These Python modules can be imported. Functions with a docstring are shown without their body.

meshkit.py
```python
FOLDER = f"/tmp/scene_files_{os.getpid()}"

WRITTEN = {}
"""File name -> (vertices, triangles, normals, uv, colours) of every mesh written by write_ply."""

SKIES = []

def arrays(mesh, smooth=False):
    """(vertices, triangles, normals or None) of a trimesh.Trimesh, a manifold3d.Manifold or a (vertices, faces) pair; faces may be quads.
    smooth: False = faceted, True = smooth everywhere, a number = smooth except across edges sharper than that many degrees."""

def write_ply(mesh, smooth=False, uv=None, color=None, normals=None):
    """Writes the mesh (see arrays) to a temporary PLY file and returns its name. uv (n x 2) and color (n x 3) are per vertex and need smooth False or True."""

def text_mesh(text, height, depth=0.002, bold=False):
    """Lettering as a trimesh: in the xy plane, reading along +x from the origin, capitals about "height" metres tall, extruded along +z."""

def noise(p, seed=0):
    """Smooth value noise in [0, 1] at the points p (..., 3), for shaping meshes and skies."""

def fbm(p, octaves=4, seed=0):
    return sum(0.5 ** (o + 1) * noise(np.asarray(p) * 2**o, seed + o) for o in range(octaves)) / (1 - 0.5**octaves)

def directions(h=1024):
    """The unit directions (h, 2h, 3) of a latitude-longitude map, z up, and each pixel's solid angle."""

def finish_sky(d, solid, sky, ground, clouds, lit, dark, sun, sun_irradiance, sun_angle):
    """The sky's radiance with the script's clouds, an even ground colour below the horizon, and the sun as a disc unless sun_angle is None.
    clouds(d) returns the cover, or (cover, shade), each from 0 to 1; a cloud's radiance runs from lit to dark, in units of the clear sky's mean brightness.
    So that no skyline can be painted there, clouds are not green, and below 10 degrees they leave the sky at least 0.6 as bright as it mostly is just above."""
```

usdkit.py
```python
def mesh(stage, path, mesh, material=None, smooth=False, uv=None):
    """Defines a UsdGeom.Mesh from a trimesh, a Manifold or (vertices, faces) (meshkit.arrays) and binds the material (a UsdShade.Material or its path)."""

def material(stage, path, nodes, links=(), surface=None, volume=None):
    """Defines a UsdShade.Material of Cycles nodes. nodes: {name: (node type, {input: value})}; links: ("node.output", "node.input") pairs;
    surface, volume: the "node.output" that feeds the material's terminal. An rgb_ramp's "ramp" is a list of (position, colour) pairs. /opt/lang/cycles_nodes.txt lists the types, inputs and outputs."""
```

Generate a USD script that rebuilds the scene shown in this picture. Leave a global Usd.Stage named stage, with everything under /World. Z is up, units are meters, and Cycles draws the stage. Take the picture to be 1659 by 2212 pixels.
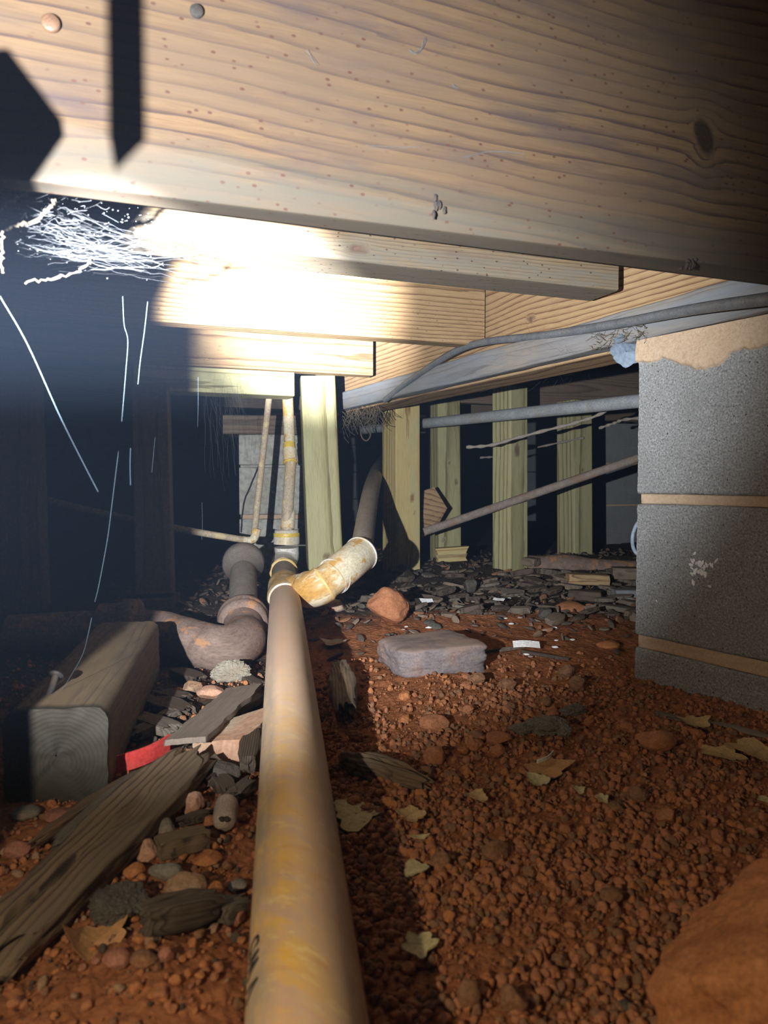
import math, random
import numpy as np
import trimesh
from pxr import Usd, UsdGeom, UsdLux, UsdShade, Gf, Sdf, Vt
import usdkit
from meshkit import fbm, noise, text_mesh

stage = Usd.Stage.CreateInMemory()
UsdGeom.SetStageUpAxis(stage, 'Z'); UsdGeom.SetStageMetersPerUnit(stage, 1.0)
UsdGeom.Xform.Define(stage, '/World'); UsdGeom.Scope.Define(stage, '/World/Looks')
random.seed(7); RNG = np.random.default_rng(7)
TAU = 2 * math.pi

# ------------------------------------------------------------------ camera
FPX, CX, HOR, EYE = 1600.0, 829.5, 1040.0, 0.30        # focal length in pixels, horizon row, eye height over the dirt
PITCH = math.atan((1106 - HOR) / FPX)
cam = UsdGeom.Camera.Define(stage, '/World/camera')
cam.CreateHorizontalApertureAttr(36.0)
cam.CreateFocalLengthAttr(36.0 * FPX / 1659)
cam.CreateClippingRangeAttr(Gf.Vec2f(0.01, 100))
cam.CreateFStopAttr(14.0); cam.CreateFocusDistanceAttr(1.25)
cam.AddTranslateOp().Set(Gf.Vec3d(0, 0, EYE)); cam.AddRotateXOp().Set(90 - math.degrees(PITCH))
cam.CreateExposureAttr(0.0)

# ------------------------------------------------------------------ light: one hand torch left of the camera (hot spot, beam, spill)
TORCH = np.array([-0.24, 0.0, 0.30])
def aim(x, y, z):
    d = np.array([x, y, z]) - TORCH; d /= np.linalg.norm(d)
    return math.degrees(math.asin(d[2])), math.degrees(math.atan2(-d[0], d[1]))
def torch(name, power, radius, color, target, cone=None, soft=0.0):
    l = UsdLux.SphereLight.Define(stage, '/World/' + name)
    l.CreateRadiusAttr(radius); l.CreateIntensityAttr(power / (4 * math.pi ** 2 * radius ** 2)); l.CreateColorAttr(Gf.Vec3f(*color))
    el, az = aim(*target)
    l.AddTranslateOp().Set(Gf.Vec3d(*map(float, TORCH))); l.AddRotateZOp().Set(az); l.AddRotateXOp().Set(90 + el)
    if cone:
        s = UsdLux.ShapingAPI.Apply(l.GetPrim()); s.CreateShapingConeAngleAttr(cone); s.CreateShapingConeSoftnessAttr(soft)
    return l
HOT = (-0.19, 1.41, 0.63)
torch('torch_hot_spot', 1700, 0.005, (0.97, 0.98, 1.0), HOT, 9.5, 1.0)
torch('torch_beam', 165, 0.005, (0.945, 0.975, 1.0), HOT, 38, 0.7)
torch('torch_spill', 6.2, 0.005, (1.0, 0.82, 0.54), HOT)

# ------------------------------------------------------------------ helpers
def ray(px, py):
    a = np.array([(px - CX) / FPX, 1.0, -(py - 1106) / FPX]); c, s = math.cos(PITCH), math.sin(PITCH)
    return np.array([a[0], a[1] * c + a[2] * s, -a[1] * s + a[2] * c])
def P(px, py, Y):                                       # the point seen at a pixel of the photograph, at a distance ahead
    d = ray(px, py); return np.array([0, 0, EYE]) + d * (Y / d[1])
def G(px, py, z=0.0):                                   # ... or at a height over the dirt
    d = ray(px, py); return np.array([0, 0, EYE]) + d * ((z - EYE) / d[2])
USED = {}
def numbered(parent, name):
    k = (parent, name); n = USED.get(k, 0); USED[k] = n + 1
    return f'{parent}/{name}' if n == 0 else f'{parent}/{name}_{n:03d}'
def tag(prim, label=None, cat=None, group=None, kind=None):
    for k, v in (('label', label), ('category', cat), ('group', group), ('kind', kind)):
        if v: prim.SetCustomDataByKey(k, v)
    return prim
BASE = {}
def thing(name, label, cat, loc, group=None):
    x = UsdGeom.Xform.Define(stage, numbered('/World', name)); x.AddTranslateOp().Set(Gf.Vec3d(*map(float, loc)))
    BASE[x.GetPath()] = np.array(loc, float); tag(x.GetPrim(), label, cat, group); return x.GetPrim()
def normals(V, F):
    n, fn = np.zeros_like(V), np.cross(V[F[:, 1]] - V[F[:, 0]], V[F[:, 2]] - V[F[:, 0]])
    for k in range(3): np.add.at(n, F[:, k], fn)
    l = np.linalg.norm(n, axis=1, keepdims=True); return np.where(l > 1e-15, n / np.maximum(l, 1e-15), [0, 0, 1.0])
def obj(name, M, mat, parent=None, smooth=True, label=None, cat=None, group=None, kind=None):
    """One Mesh. M = dict(V world, F, pl local coordinates, ring, knot)."""
    V, F = np.asarray(M['V'], float), np.asarray(M['F'], int)
    if parent is None:
        base = np.array([*V.mean(0)[:2], V[:, 2].min()]); path = numbered('/World', name)
    else:
        base = BASE.get(parent.GetPath(), np.zeros(3)); path = numbered(str(parent.GetPath()), name)
    m = UsdGeom.Mesh.Define(stage, path); W = V - base
    if parent is None: m.AddTranslateOp().Set(Gf.Vec3d(*map(float, base)))
    BASE[m.GetPath()] = base
    m.CreatePointsAttr(Vt.Vec3fArray.FromNumpy(W.astype(np.float32)))
    m.CreateFaceVertexCountsAttr(Vt.IntArray.FromNumpy(np.full(len(F), 3, np.int32)))
    m.CreateFaceVertexIndicesAttr(Vt.IntArray.FromNumpy(F.astype(np.int32).ravel()))
    m.CreateSubdivisionSchemeAttr('none')
    if smooth:
        m.CreateNormalsAttr(Vt.Vec3fArray.FromNumpy(normals(V, F).astype(np.float32))); m.SetNormalsInterpolation('vertex')
    pv = UsdGeom.PrimvarsAPI(m)
    pv.CreatePrimvar('pl', Sdf.ValueTypeNames.Float3Array, 'vertex').Set(Vt.Vec3fArray.FromNumpy(np.asarray(M.get('pl', W), np.float32)))
    for k in ('ring', 'knot'):
        if k in M: pv.CreatePrimvar(k, Sdf.ValueTypeNames.FloatArray, 'vertex').Set(Vt.FloatArray.FromNumpy(np.asarray(M[k], np.float32)))
    UsdShade.MaterialBindingAPI.Apply(m.GetPrim()).Bind(mat)
    tag(m.GetPrim(), label, cat, group, kind); return m.GetPrim()
def unit(v): v = np.asarray(v, float); return v / np.linalg.norm(v)
def join(*Ms):
    out, n = {}, 0
    Fs = []
    for M in Ms: Fs.append(np.asarray(M['F']) + n); n += len(M['V'])
    out['F'] = np.vstack(Fs)
    for k in ('V', 'pl', 'ring', 'knot'):
        if all(k in M for M in Ms): out[k] = np.concatenate([np.asarray(M[k]) for M in Ms])
    return out
def quads(nu, nv, wrap):
    i, j = np.meshgrid(np.arange(nu - 1), np.arange(nv if wrap else nv - 1), indexing='ij'); j2 = (j + 1) % nv
    q = np.stack([i * nv + j, i * nv + j2, (i + 1) * nv + j2, (i + 1) * nv + j], -1).reshape(-1, 4)
    return np.vstack([q[:, [0, 1, 2]], q[:, [0, 2, 3]]])
def place(M, O, ex, ey, ez):
    B = np.stack([ex, ey, ez]).astype(float); L = M['V']
    M = dict(M, V=np.asarray(O) + L @ B); M.setdefault('pl', L)
    if np.linalg.det(B) < 0: M['F'] = np.asarray(M['F'])[:, ::-1]
    return M
def rrect(W, T, r, step):
    """Rounded rectangle from (0,0) to (W,T), counter-clockwise."""
    pts = []
    cs = [(W - r, r, -90), (W - r, T - r, 0), (r, T - r, 90), (r, r, 180)]
    for k, (cy, cz, a0) in enumerate(cs):
        for t in (0, 30, 60, 90): a = math.radians(a0 + t); pts.append((cy + r * math.cos(a), cz + r * math.sin(a)))
        n = cs[(k + 1) % 4]; a = math.radians(a0 + 90); e = (n[0] + r * math.cos(a), n[1] + r * math.sin(a)); s = pts[-1]
        m = max(1, int(math.hypot(e[0] - s[0], e[1] - s[1]) / step))
        for q in range(1, m): pts.append((s[0] + (e[0] - s[0]) * q / m, s[1] + (e[1] - s[1]) * q / m))
    return np.array(pts)
def loft(xs, secs, caps=8):
    """Sections (n x k x 2) along local x, closed with ring-subdivided end caps."""
    n, k = len(xs), secs.shape[1]
    V = np.concatenate([np.repeat(np.asarray(xs, float), k)[:, None], secs.reshape(-1, 2)], 1); F = quads(n, k, True)[:, ::-1]
    Vs, Fs, m = [V], [F], len(V)
    for e in (0, n - 1):
        c = secs[e].mean(0); rings = np.concatenate([c + (secs[e] - c) * t for t in np.linspace(1, 0.02, caps)])
        Vs.append(np.concatenate([np.full((len(rings), 1), xs[e]), rings], 1)); f = quads(caps, k, True) + m
        Fs.append(f if e == 0 else f[:, ::-1]); m += len(rings)
    F = np.vstack(Fs); V = np.vstack(Vs)
    c = V.mean(0); vol = np.einsum('ij,ij->i', V[F[:, 0]] - c, np.cross(V[F[:, 1]] - c, V[F[:, 2]] - c)).sum()
    return V, F if vol > 0 else F[:, ::-1]
def grain(V, L, pith, spacing, knots, seed, wob=0.02):
    """Growth rings through a board: distance from a wandering pith, bent round the knots."""
    x, y, z = V[:, 0], V[:, 1].copy(), V[:, 2].copy(); kn = np.zeros(len(V))
    y += wob * (fbm(np.stack([x * 2.2 + seed, y * 5, z * 5], 1), 3, seed) - 0.5) * 2
    z += wob * (fbm(np.stack([x * 1.3 + seed + 9, y * 3, z * 3], 1), 2, seed + 3) - 0.5) * 2
    rr = np.hypot(y - pith[0], z - pith[1])
    out = rr / spacing
    for (kx, ky, R, asp, *tl) in knots:
        dx, dy = (x - kx) / asp, y - ky
        d2 = dx * dx + dy * dy
        y = ky + dy * (1 - R * R / np.maximum(d2, R * R * 1.0) * np.exp(-np.maximum(d2 - R * R, 0) / (R * R * 14)))
    out = np.hypot(y - pith[0], z - pith[1]) / spacing
    for (kx, ky, R, asp, *tl) in knots:
        t = tl[0] if tl else 0.0; dx, dy = V[:, 0] - kx, V[:, 1] - ky; dx, dy = (dx * math.cos(t) + dy * math.sin(t)) / asp, dy * math.cos(t) - dx * math.sin(t)
        d = np.sqrt(dx * dx + dy * dy) / R * (1 + 0.25 * (fbm(V * 60, 2, seed + 5) - 0.5))
        w = np.clip((1.0 - d) / 0.22, 0, 1); kn = np.maximum(kn, w)
        out = out * (1 - w) + w * (d * 3.0)
    return out, kn
def lumber(L, W, T, r=0.003, dx=0.012, step=0.007, pith=None, spacing=0.006, knots=(), seed=1, wob=0.012, rough=0.0004, ends=0.0, worn=0.0):
    sec = rrect(W, T, r, step); n = max(3, int(L / dx)); xs = np.linspace(0, L, n)
    V, F = loft(xs, np.repeat(sec[None], n, 0)); pith = pith or (W * 0.5, -0.03)
    ring, kn = grain(V, L, pith, spacing, knots, seed, wob)
    if rough or worn:
        c = np.array([0, W / 2, T / 2]); d = V * [0, 1, 1] - c * [0, 1, 1]; d /= np.maximum(np.linalg.norm(d, axis=1, keepdims=True), 1e-9)
        V = V + d * rough * (fbm(V * [40, 220, 220] + seed, 3, seed) - 0.5)[:, None] * 2 + d * worn * (fbm(V * [9, 30, 30] + seed, 3, seed + 1) - 0.6)[:, None] * 2
    if ends:
        e = (noise(np.stack([V[:, 1] * 120, V[:, 2] * 120, V[:, 0] * 0 + seed], 1), seed) - 0.5) * 2 + (noise(np.stack([V[:, 1] * 35, V[:, 2] * 35, V[:, 0] * 0 + seed], 1), seed + 2) - 0.5) * 3
        t = np.abs(2 * V[:, 0] / L - 1) ** 4 * np.sign(2 * V[:, 0] / L - 1)
        V[:, 0] += ends * e * t
    return dict(V=V, F=F, pl=V + [seed * 0.37, 0, 0], ring=ring, knot=kn)
def sweep(path, radii, sides=40, caps=True, squash=None):
    p = np.asarray(path, float); t = np.gradient(p, axis=0); t /= np.linalg.norm(t, axis=1, keepdims=True)
    a = np.cross(t[0], [0, 0, 1.0]); a = np.cross(t[0], [1.0, 0, 0]) if np.linalg.norm(a) < 0.05 else a; a /= np.linalg.norm(a); A = [a]
    for q in t[1:]: a = a - q * (a @ q); a /= np.linalg.norm(a); A.append(a)
    A = np.array(A); B = np.cross(t, A); ang = np.arange(sides) * TAU / sides; R = np.broadcast_to(radii, (len(p),))
    V = (p[:, None] + R[:, None, None] * (np.cos(ang)[None, :, None] * A[:, None] + np.sin(ang)[None, :, None] * B[:, None])).reshape(-1, 3)
    s = np.concatenate([[0], np.cumsum(np.linalg.norm(np.diff(p, axis=0), axis=1))])
    pl = np.stack([np.repeat(s, sides), np.tile(np.cos(ang), len(p)) * np.repeat(R, sides), np.tile(np.sin(ang), len(p)) * np.repeat(R, sides)], 1)
    F = quads(len(p), sides, True)
    if caps:
        n = len(V); V = np.vstack([V, V[:sides], V[-sides:], p[:1], p[-1:]]); pl = np.vstack([pl, pl[:sides], pl[-sides:], pl[:1] * [1, 0, 0], pl[-1:] * [1, 0, 0]])
        k = np.arange(sides); k2 = (k + 1) % sides
        F = np.vstack([F, np.stack([n + k2, n + k, np.full(sides, n + 2 * sides)], 1), np.stack([n + sides + k, n + sides + k2, np.full(sides, n + 2 * sides + 1)], 1)])
    return dict(V=V, F=F, pl=pl)
def bez(pts, n=24):
    """Smooth curve through points (Catmull-Rom)."""
    p = np.asarray(pts, float); q = np.vstack([2 * p[0] - p[1], p, 2 * p[-1] - p[-2]]); out = []
    for i in range(1, len(q) - 2):
        for t in np.linspace(0, 1, n, endpoint=False):
            a, b, c, d = q[i - 1:i + 3]
            out.append(0.5 * (2 * b + (c - a) * t + (2 * a - 5 * b + 4 * c - d) * t * t + (3 * b - a - 3 * c + d) * t ** 3))
    return np.array(out + [p[-1]])
def lathe(O, d, prof, sides=44):
    """Profile of (distance along, radius) steps from O in direction d; each edge kept crisp by doubled points."""
    d = unit(d); s = np.array([a for a, b in prof], float); r = np.array([b for a, b in prof], float)
    for k in range(1, len(s)):
        if s[k] <= s[k - 1]: s[k] = s[k - 1] + 1e-5
    return sweep(np.asarray(O) + s[:, None] * d, r, sides)
ICO = {k: trimesh.creation.icosphere(k) for k in (1, 2, 3, 4, 5)}
def rock(size, seed, sub=3, planes=9, bump=0.10, jag=0.0, fr=2.2):
    rg = np.random.default_rng(seed); D = np.array(ICO[sub].vertices); F = np.array(ICO[sub].faces)
    N = rg.normal(size=(planes, 3)); N /= np.linalg.norm(N, axis=1, keepdims=True); dd = rg.uniform(0.62, 0.95, planes)
    q = dd / np.maximum(D @ N.T, 1e-3); r = -np.log(np.exp(-q * 26).sum(1) + math.exp(-26 * 1.0)) / 26
    r *= 1 + bump * (fbm(D * fr + seed * 1.7, 4, seed) - 0.5) * 2
    if jag: r *= 1 + jag * (np.abs(fbm(D * 5 + seed, 3, seed + 1) - 0.5) * 4 - 0.6)
    V = D * r[:, None]; V -= (V.max(0) + V.min(0)) / 2; V /= (V.max(0) - V.min(0)) / 2
    V *= np.asarray(size, float) / 2
    return dict(V=V, F=F)
def block_rock(size, seed, sub=4, p=7.0, bump=0.05, taper=0.0):
    D = np.array(ICO[sub].vertices); F = np.array(ICO[sub].faces); r = (np.abs(D) ** p).sum(1) ** (-1 / p); V = D * r[:, None]
    V *= 1 + bump * (fbm(V * 2.2 + seed, 4, seed) - 0.5)[:, None] * 2; V[:, 1:] *= (1 + taper * V[:, :1]); V *= np.asarray(size, float) / 2
    return dict(V=V, F=F)
def rot(rx=0, ry=0, rz=0):
    m = trimesh.transformations.euler_matrix(*np.radians([rx, ry, rz]), 'sxyz')[:3, :3]; return m
def at(M, O, R=None, s=1.0):
    V = np.asarray(M['V']); M = dict(M); M.setdefault('pl', V); M['V'] = (V * s) @ (np.eye(3) if R is None else R).T + np.asarray(O); return M
def sstep(x, a, b): t = np.clip((x - a) / (b - a), 0, 1); return t * t * (3 - 2 * t)
def chunk(L, W, T, seed, taper=0.25, ends=0.012, bend=0.0, rough=0.002, groove=0.0):
    """A splintered piece of old wood, along local x, centred."""
    n = max(10, int(L / 0.006)); xs = np.linspace(0, L, n); sec = rrect(W, T, min(W, T) * 0.18, max(W, T) / (26 if groove else 7)) - [W / 2, T / 2]; xs = np.linspace(0, L, n * (2 if groove else 1))
    t = xs / L; k = 1 - taper * np.abs(2 * t - 1) ** 2.5; w = k * (1 + 0.3 * (noise(np.stack([t * 4 + seed, t * 0, t * 0], 1), seed) - 0.5))
    secs = sec[None] * np.stack([w, 0.4 + 0.6 * k], 1)[:, None, :]
    secs[:, :, 0] += (bend * np.sin(t * math.pi) * L)[:, None]
    V, F = loft(xs, secs, 4)
    e = noise(np.stack([V[:, 1] * 9 / W, V[:, 2] * 5 / T, V[:, 0] * 0 + seed], 1), seed) - 0.5
    V[:, 0] += ends * 2 * e * np.abs(2 * np.clip(V[:, 0] / L, 0, 1) - 1) ** 3 * np.sign(V[:, 0] - L / 2)
    d = V * [0, 1, 1]; d /= np.maximum(np.linalg.norm(d, axis=1, keepdims=True), 1e-9)
    V = V + d * (rough * 2 * (fbm(V * [30, 260, 260] + seed, 3, seed) - 0.5))[:, None]
    if groove:
        q = noise(np.stack([V[:, 1] * 150 + 2.5 * fbm(np.stack([V[:, 0] * 14 + seed, V[:, 0] * 0, V[:, 0] * 0], 1), 2, seed), V[:, 0] * 9, V[:, 0] * 0 + seed], 1), seed + 6)
        V[:, 2] -= groove * sstep(q, 0.60, 0.78) * (V[:, 2] > 0); V[:, 2] += groove * 0.9 * (fbm(V * [16, 45, 0] + seed, 3, seed + 8) - 0.5) * (V[:, 2] > 0)
    ring = V[:, 1] / (W * 0.11) + 3 * fbm(V * [6, 40, 40] + seed, 2, seed)
    pl = V + seed * 0.31; V = V - [L / 2, 0, 0]
    return dict(V=V, F=F, pl=pl, ring=ring, knot=np.zeros(len(V)))
def leaf(w, l, seed, curl=0.2, lobes=0.18, thick=0.0007, m=44, nr=6):
    rg = np.random.default_rng(seed); a = np.arange(m) * TAU / m
    r = 1 + lobes * np.sin(a * rg.integers(3, 6) + rg.uniform(0, 6)) + 0.05 * np.sin(a * 9 + rg.uniform(0, 6)) + 0.035 * rg.normal(size=m)
    t = np.linspace(0.04, 1, nr); X = np.outer(t, r * np.cos(a)) * w / 2; Y = np.outer(t, r * np.sin(a)) * l / 2
    Z = curl * w * ((X / w) ** 2 * rg.uniform(0.6, 2) + 0.8 * (X / w) * (Y / l) * rg.uniform(-2, 2)) + 0.05 * w * (fbm(np.stack([X / w * 4 + seed, Y / l * 4, X * 0], -1), 3, seed) - 0.5)
    T_ = np.stack([X, Y, Z], -1).reshape(-1, 3); n = len(T_); F = quads(nr, m, True)
    V = np.vstack([T_ + [0, 0, thick], T_]); rim = np.arange((nr - 1) * m, nr * m); r2 = np.roll(rim, -1)
    Fs = np.vstack([F, F[:, ::-1] + n, np.stack([rim, rim + n, r2 + n], 1), np.stack([rim, r2 + n, r2], 1)])
    return dict(V=V, F=Fs)

# ------------------------------------------------------------------ materials
class Graph:
    def __init__(s, name): s.name, s.nodes, s.links = name, {}, []
    def n(s, kind, **inp):
        k = f'{kind}_{len(s.nodes)}'; vals = {}
        for a, b in inp.items():
            if isinstance(b, str) and b.startswith('@'): s.links.append((b[1:], f'{k}.{a}'))
            else: vals[a] = b
        s.nodes[k] = (kind, vals); return k
    def pl(s, scale=(1, 1, 1), attr='pl'):
        a = s.n('attribute', attribute=attr); return '@' + s.n('mapping', mapping_type='point', vector=f'@{a}.vector', scale=scale) + '.vector'
    def noise(s, vec, scale, detail=3, rough=0.55, dist=0.0): return '@' + s.n('noise_texture', vector=vec, scale=scale, detail=detail, roughness=rough, distortion=dist) + '.fac'
    def ramp(s, fac, stops): return '@' + s.n('rgb_ramp', fac=fac, ramp=stops) + '.color'
    def mix(s, fac, a, b, how='mix'): return '@' + s.n('mix', mix_type=how, fac=fac, color1=a, color2=b) + '.color'
    def math(s, op, a, b=0.5, c=0.0, clamp=False): return '@' + s.n('math', math_type=op, value1=a, value2=b, value3=c, use_clamp=clamp) + '.value'
    def rng(s, v, a, b, c=0.0, d=1.0): return '@' + s.n('map_range', value=v, from_min=a, from_max=b, to_min=c, to_max=d, clamp=True) + '.result'
    def bump(s, h, strength=0.5, dist=0.002): return '@' + s.n('bump', height=h, strength=strength, distance=dist) + '.normal'
    def done(s, color, rough=0.75, normal=None, spec=0.25, metallic=0.0, extra=None):
        inp = dict(base_color=color, roughness=rough, specular_ior_level=spec, metallic=metallic, **(extra or {}))
        if normal: inp['normal'] = normal
        p = s.n('principled_bsdf', **inp)
        return usdkit.material(stage, '/World/Looks/' + s.name, s.nodes, s.links, surface=p + '.BSDF')
def wood(name, light, mid, dark, stain=(0.16, 0.13, 0.10), stain_amt=0.5, grey=None, specks=0.0, contrast=1.0, knotc=(0.07, 0.045, 0.035), spec=0.25, rough=0.72, stain_at=0.5, bump=0.35, foot=None, end=None):
    g = Graph(name); r = '@' + g.n('attribute', attribute='ring') + '.fac'
    j = g.noise(g.pl((3, 60, 60)), 3, 3)
    fr = g.math('fraction', g.math('add', r, g.math('multiply', j, 0.55)))
    c = g.ramp(fr, [(0, light), (0.45, light), (0.72, mid), (0.9, dark), (0.965, dark), (1, light)])
    c = g.mix(1 - contrast, c, light) if contrast < 1 else c
    fib = g.noise(g.pl((9, 230, 230)), 3.5, 4, 0.65); c = g.mix(0.55, c, g.ramp(fib, [(0.25, (0.45, 0.42, 0.40)), (0.55, (1, 1, 1)), (0.8, (1.15, 1.12, 1.05))]), 'multiply')
    st = g.rng(g.noise(g.pl((2.0, 9, 9)), 3.0, 5, 0.62), stain_at, stain_at + 0.2, 0, stain_amt); c = g.mix(st, c, stain)
    if grey is not None: c = g.mix(g.rng(g.noise(g.pl((1.2, 14, 14)), 2.3, 4, 0.6), 0.42, 0.62, 0.1, 0.85), c, grey)
    if foot is not None:
        yy = g.n('separate_xyz', vector=g.pl()); c = g.mix(g.math('multiply', g.rng(g.math('add', '@' + yy + '.y', g.math('multiply', g.noise(g.pl((4, 20, 20)), 4, 4), 0.03)), 0.058, 0.035), g.rng(g.noise(g.pl((6, 40, 40)), 3, 3), 0.3, 0.6, 0.35, 0.8)), c, foot)
    if specks:
        v = g.n('voronoi_texture', vector=g.pl((1, 1.6, 1.6)), scale=95.0, randomness=1.0); q = g.noise(g.pl((1, 1, 1)), 7.0, 2)
        dot = g.math('multiply', g.rng('@' + v + '.distance', 0.13, 0.22, 1, 0), g.rng(q, 0.38, 0.52, 0, specks))
        w_ = g.n('white_noise_texture', vector='@' + v + '.position'); dot = g.math('multiply', dot, g.rng('@' + w_ + '.value', 0.45, 0.55))
        c = g.mix(dot, c, (0.055, 0.025, 0.018))
    k = '@' + g.n('attribute', attribute='knot') + '.fac'
    c = g.mix(g.math('multiply', k, 0.85), c, g.mix(g.rng(fr, 0.3, 0.8), knotc, (knotc[0] * 2.2, knotc[1] * 2.0, knotc[2] * 1.8)))
    if end:
        ex_ = g.n('separate_xyz', vector=g.pl()); c = g.mix(g.rng('@' + ex_ + '.x', end[0] + 0.014, end[0] + 0.003, 0, 0.9), c, g.mix(g.rng(fr, 0.4, 0.9), end[1], tuple(0.75 * q for q in end[1])))
    h = g.math('add', g.math('multiply', fib, 0.6), g.math('multiply', g.rng(fr, 0.6, 0.95), 0.35))
    return g.done(c, rough, g.bump(h, bump, 0.0012), spec)
def speckled(name, a, b, c, scale, dust=None, rough=0.85, bump=0.5, dist=0.002, spec=0.2, patch=None, attr='pl', aniso=(1, 1, 1)):
    """Stone, mortar, soil lumps, rust: two-tone noise, grains and a patchy third colour."""
    g = Graph(name); v = g.pl(aniso, attr)
    n1 = g.noise(v, scale, 5, 0.65); col = g.ramp(n1, [(0.32, a), (0.68, b)])
    n2 = g.noise(v, scale * 0.28, 3, 0.6); col = g.mix(g.rng(n2, 0.5, 0.66, 0, 0.8), col, c)
    n3 = g.noise(v, scale * 7, 2, 0.6); col = g.mix(0.6, col, g.ramp(n3, [(0.3, (0.55, 0.55, 0.55)), (0.55, (1, 1, 1)), (0.75, (1.25, 1.25, 1.25))]), 'multiply')
    if patch is not None: col = g.mix(g.rng(g.noise(v, scale * 0.6, 4, 0.7), 0.56, 0.62, 0, 0.9), col, patch)
    if dust is not None:
        nz = g.n('separate_xyz', vector='@' + g.n('geometry') + '.normal')
        col = g.mix(g.math('multiply', g.rng('@' + nz + '.z', 0.2, 0.95), g.rng(g.noise(v, scale * 0.5, 3), 0.35, 0.6, 0.2, 0.85)), col, dust)
    return g.done(col, rough, g.bump(g.math('add', n1, g.math('multiply', n3, 0.4)), bump, dist), spec)
W_front = wood('front_joist_wood', (0.112, 0.071, 0.039), (0.092, 0.057, 0.033), (0.038, 0.024, 0.022), (0.046, 0.034, 0.035), 0.8, (0.086, 0.058, 0.037), 1.0, stain_at=0.46, bump=0.2, knotc=(0.010, 0.0075, 0.007), foot=(0.062, 0.057, 0.045))
W_joist = wood('joist_wood', (0.33, 0.225, 0.118), (0.275, 0.18, 0.09), (0.155, 0.09, 0.046), (0.15, 0.075, 0.04), 0.5, None, 0.6, stain_at=0.55)
W_joist2 = wood('dusty_joist_wood', (0.215, 0.15, 0.083), (0.18, 0.12, 0.064), (0.105, 0.062, 0.034), (0.10, 0.05, 0.03), 0.6, None, 0.9, stain_at=0.5, foot=(0.15, 0.14, 0.115))
W_pale = wood('girder_wood', (0.40, 0.275, 0.15), (0.34, 0.215, 0.115), (0.18, 0.10, 0.055), (0.17, 0.115, 0.085), 0.4, stain_at=0.55)
W_grey = wood('weathered_grey_wood', (0.22, 0.215, 0.215), (0.19, 0.185, 0.185), (0.11, 0.105, 0.105), (0.30, 0.25, 0.17), 0.5, (0.20, 0.22, 0.25), contrast=0.7)
W_brown = wood('old_brown_wood', (0.20, 0.15, 0.11), (0.16, 0.12, 0.085), (0.09, 0.065, 0.05), (0.10, 0.08, 0.07), 0.6, contrast=0.8)
W_treated = wood('treated_post_wood', (0.43, 0.405, 0.225), (0.36, 0.33, 0.165), (0.21, 0.185, 0.085), (0.26, 0.285, 0.19), 0.35, stain_at=0.55, knotc=(0.11, 0.07, 0.045))
W_yellow = wood('treated_yellow_wood', (0.55, 0.44, 0.20), (0.47, 0.35, 0.14), (0.30, 0.18, 0.07), (0.42, 0.42, 0.26), 0.5, stain_at=0.5, knotc=(0.14, 0.07, 0.04))
W_timber = wood('dusty_timber_wood', (0.155, 0.112, 0.066), (0.135, 0.097, 0.058), (0.075, 0.055, 0.04), (0.07, 0.055, 0.045), 0.7, (0.15, 0.105, 0.06), contrast=0.8, stain_at=0.45, end=(110 * 0.37, (0.026, 0.0245, 0.019)))
W_rot = wood('rotten_wood', (0.19, 0.132, 0.082), (0.145, 0.098, 0.062), (0.05, 0.036, 0.028), (0.30, 0.15, 0.07), 0.55, (0.15, 0.115, 0.082), stain_at=0.52, bump=1.0)
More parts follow.
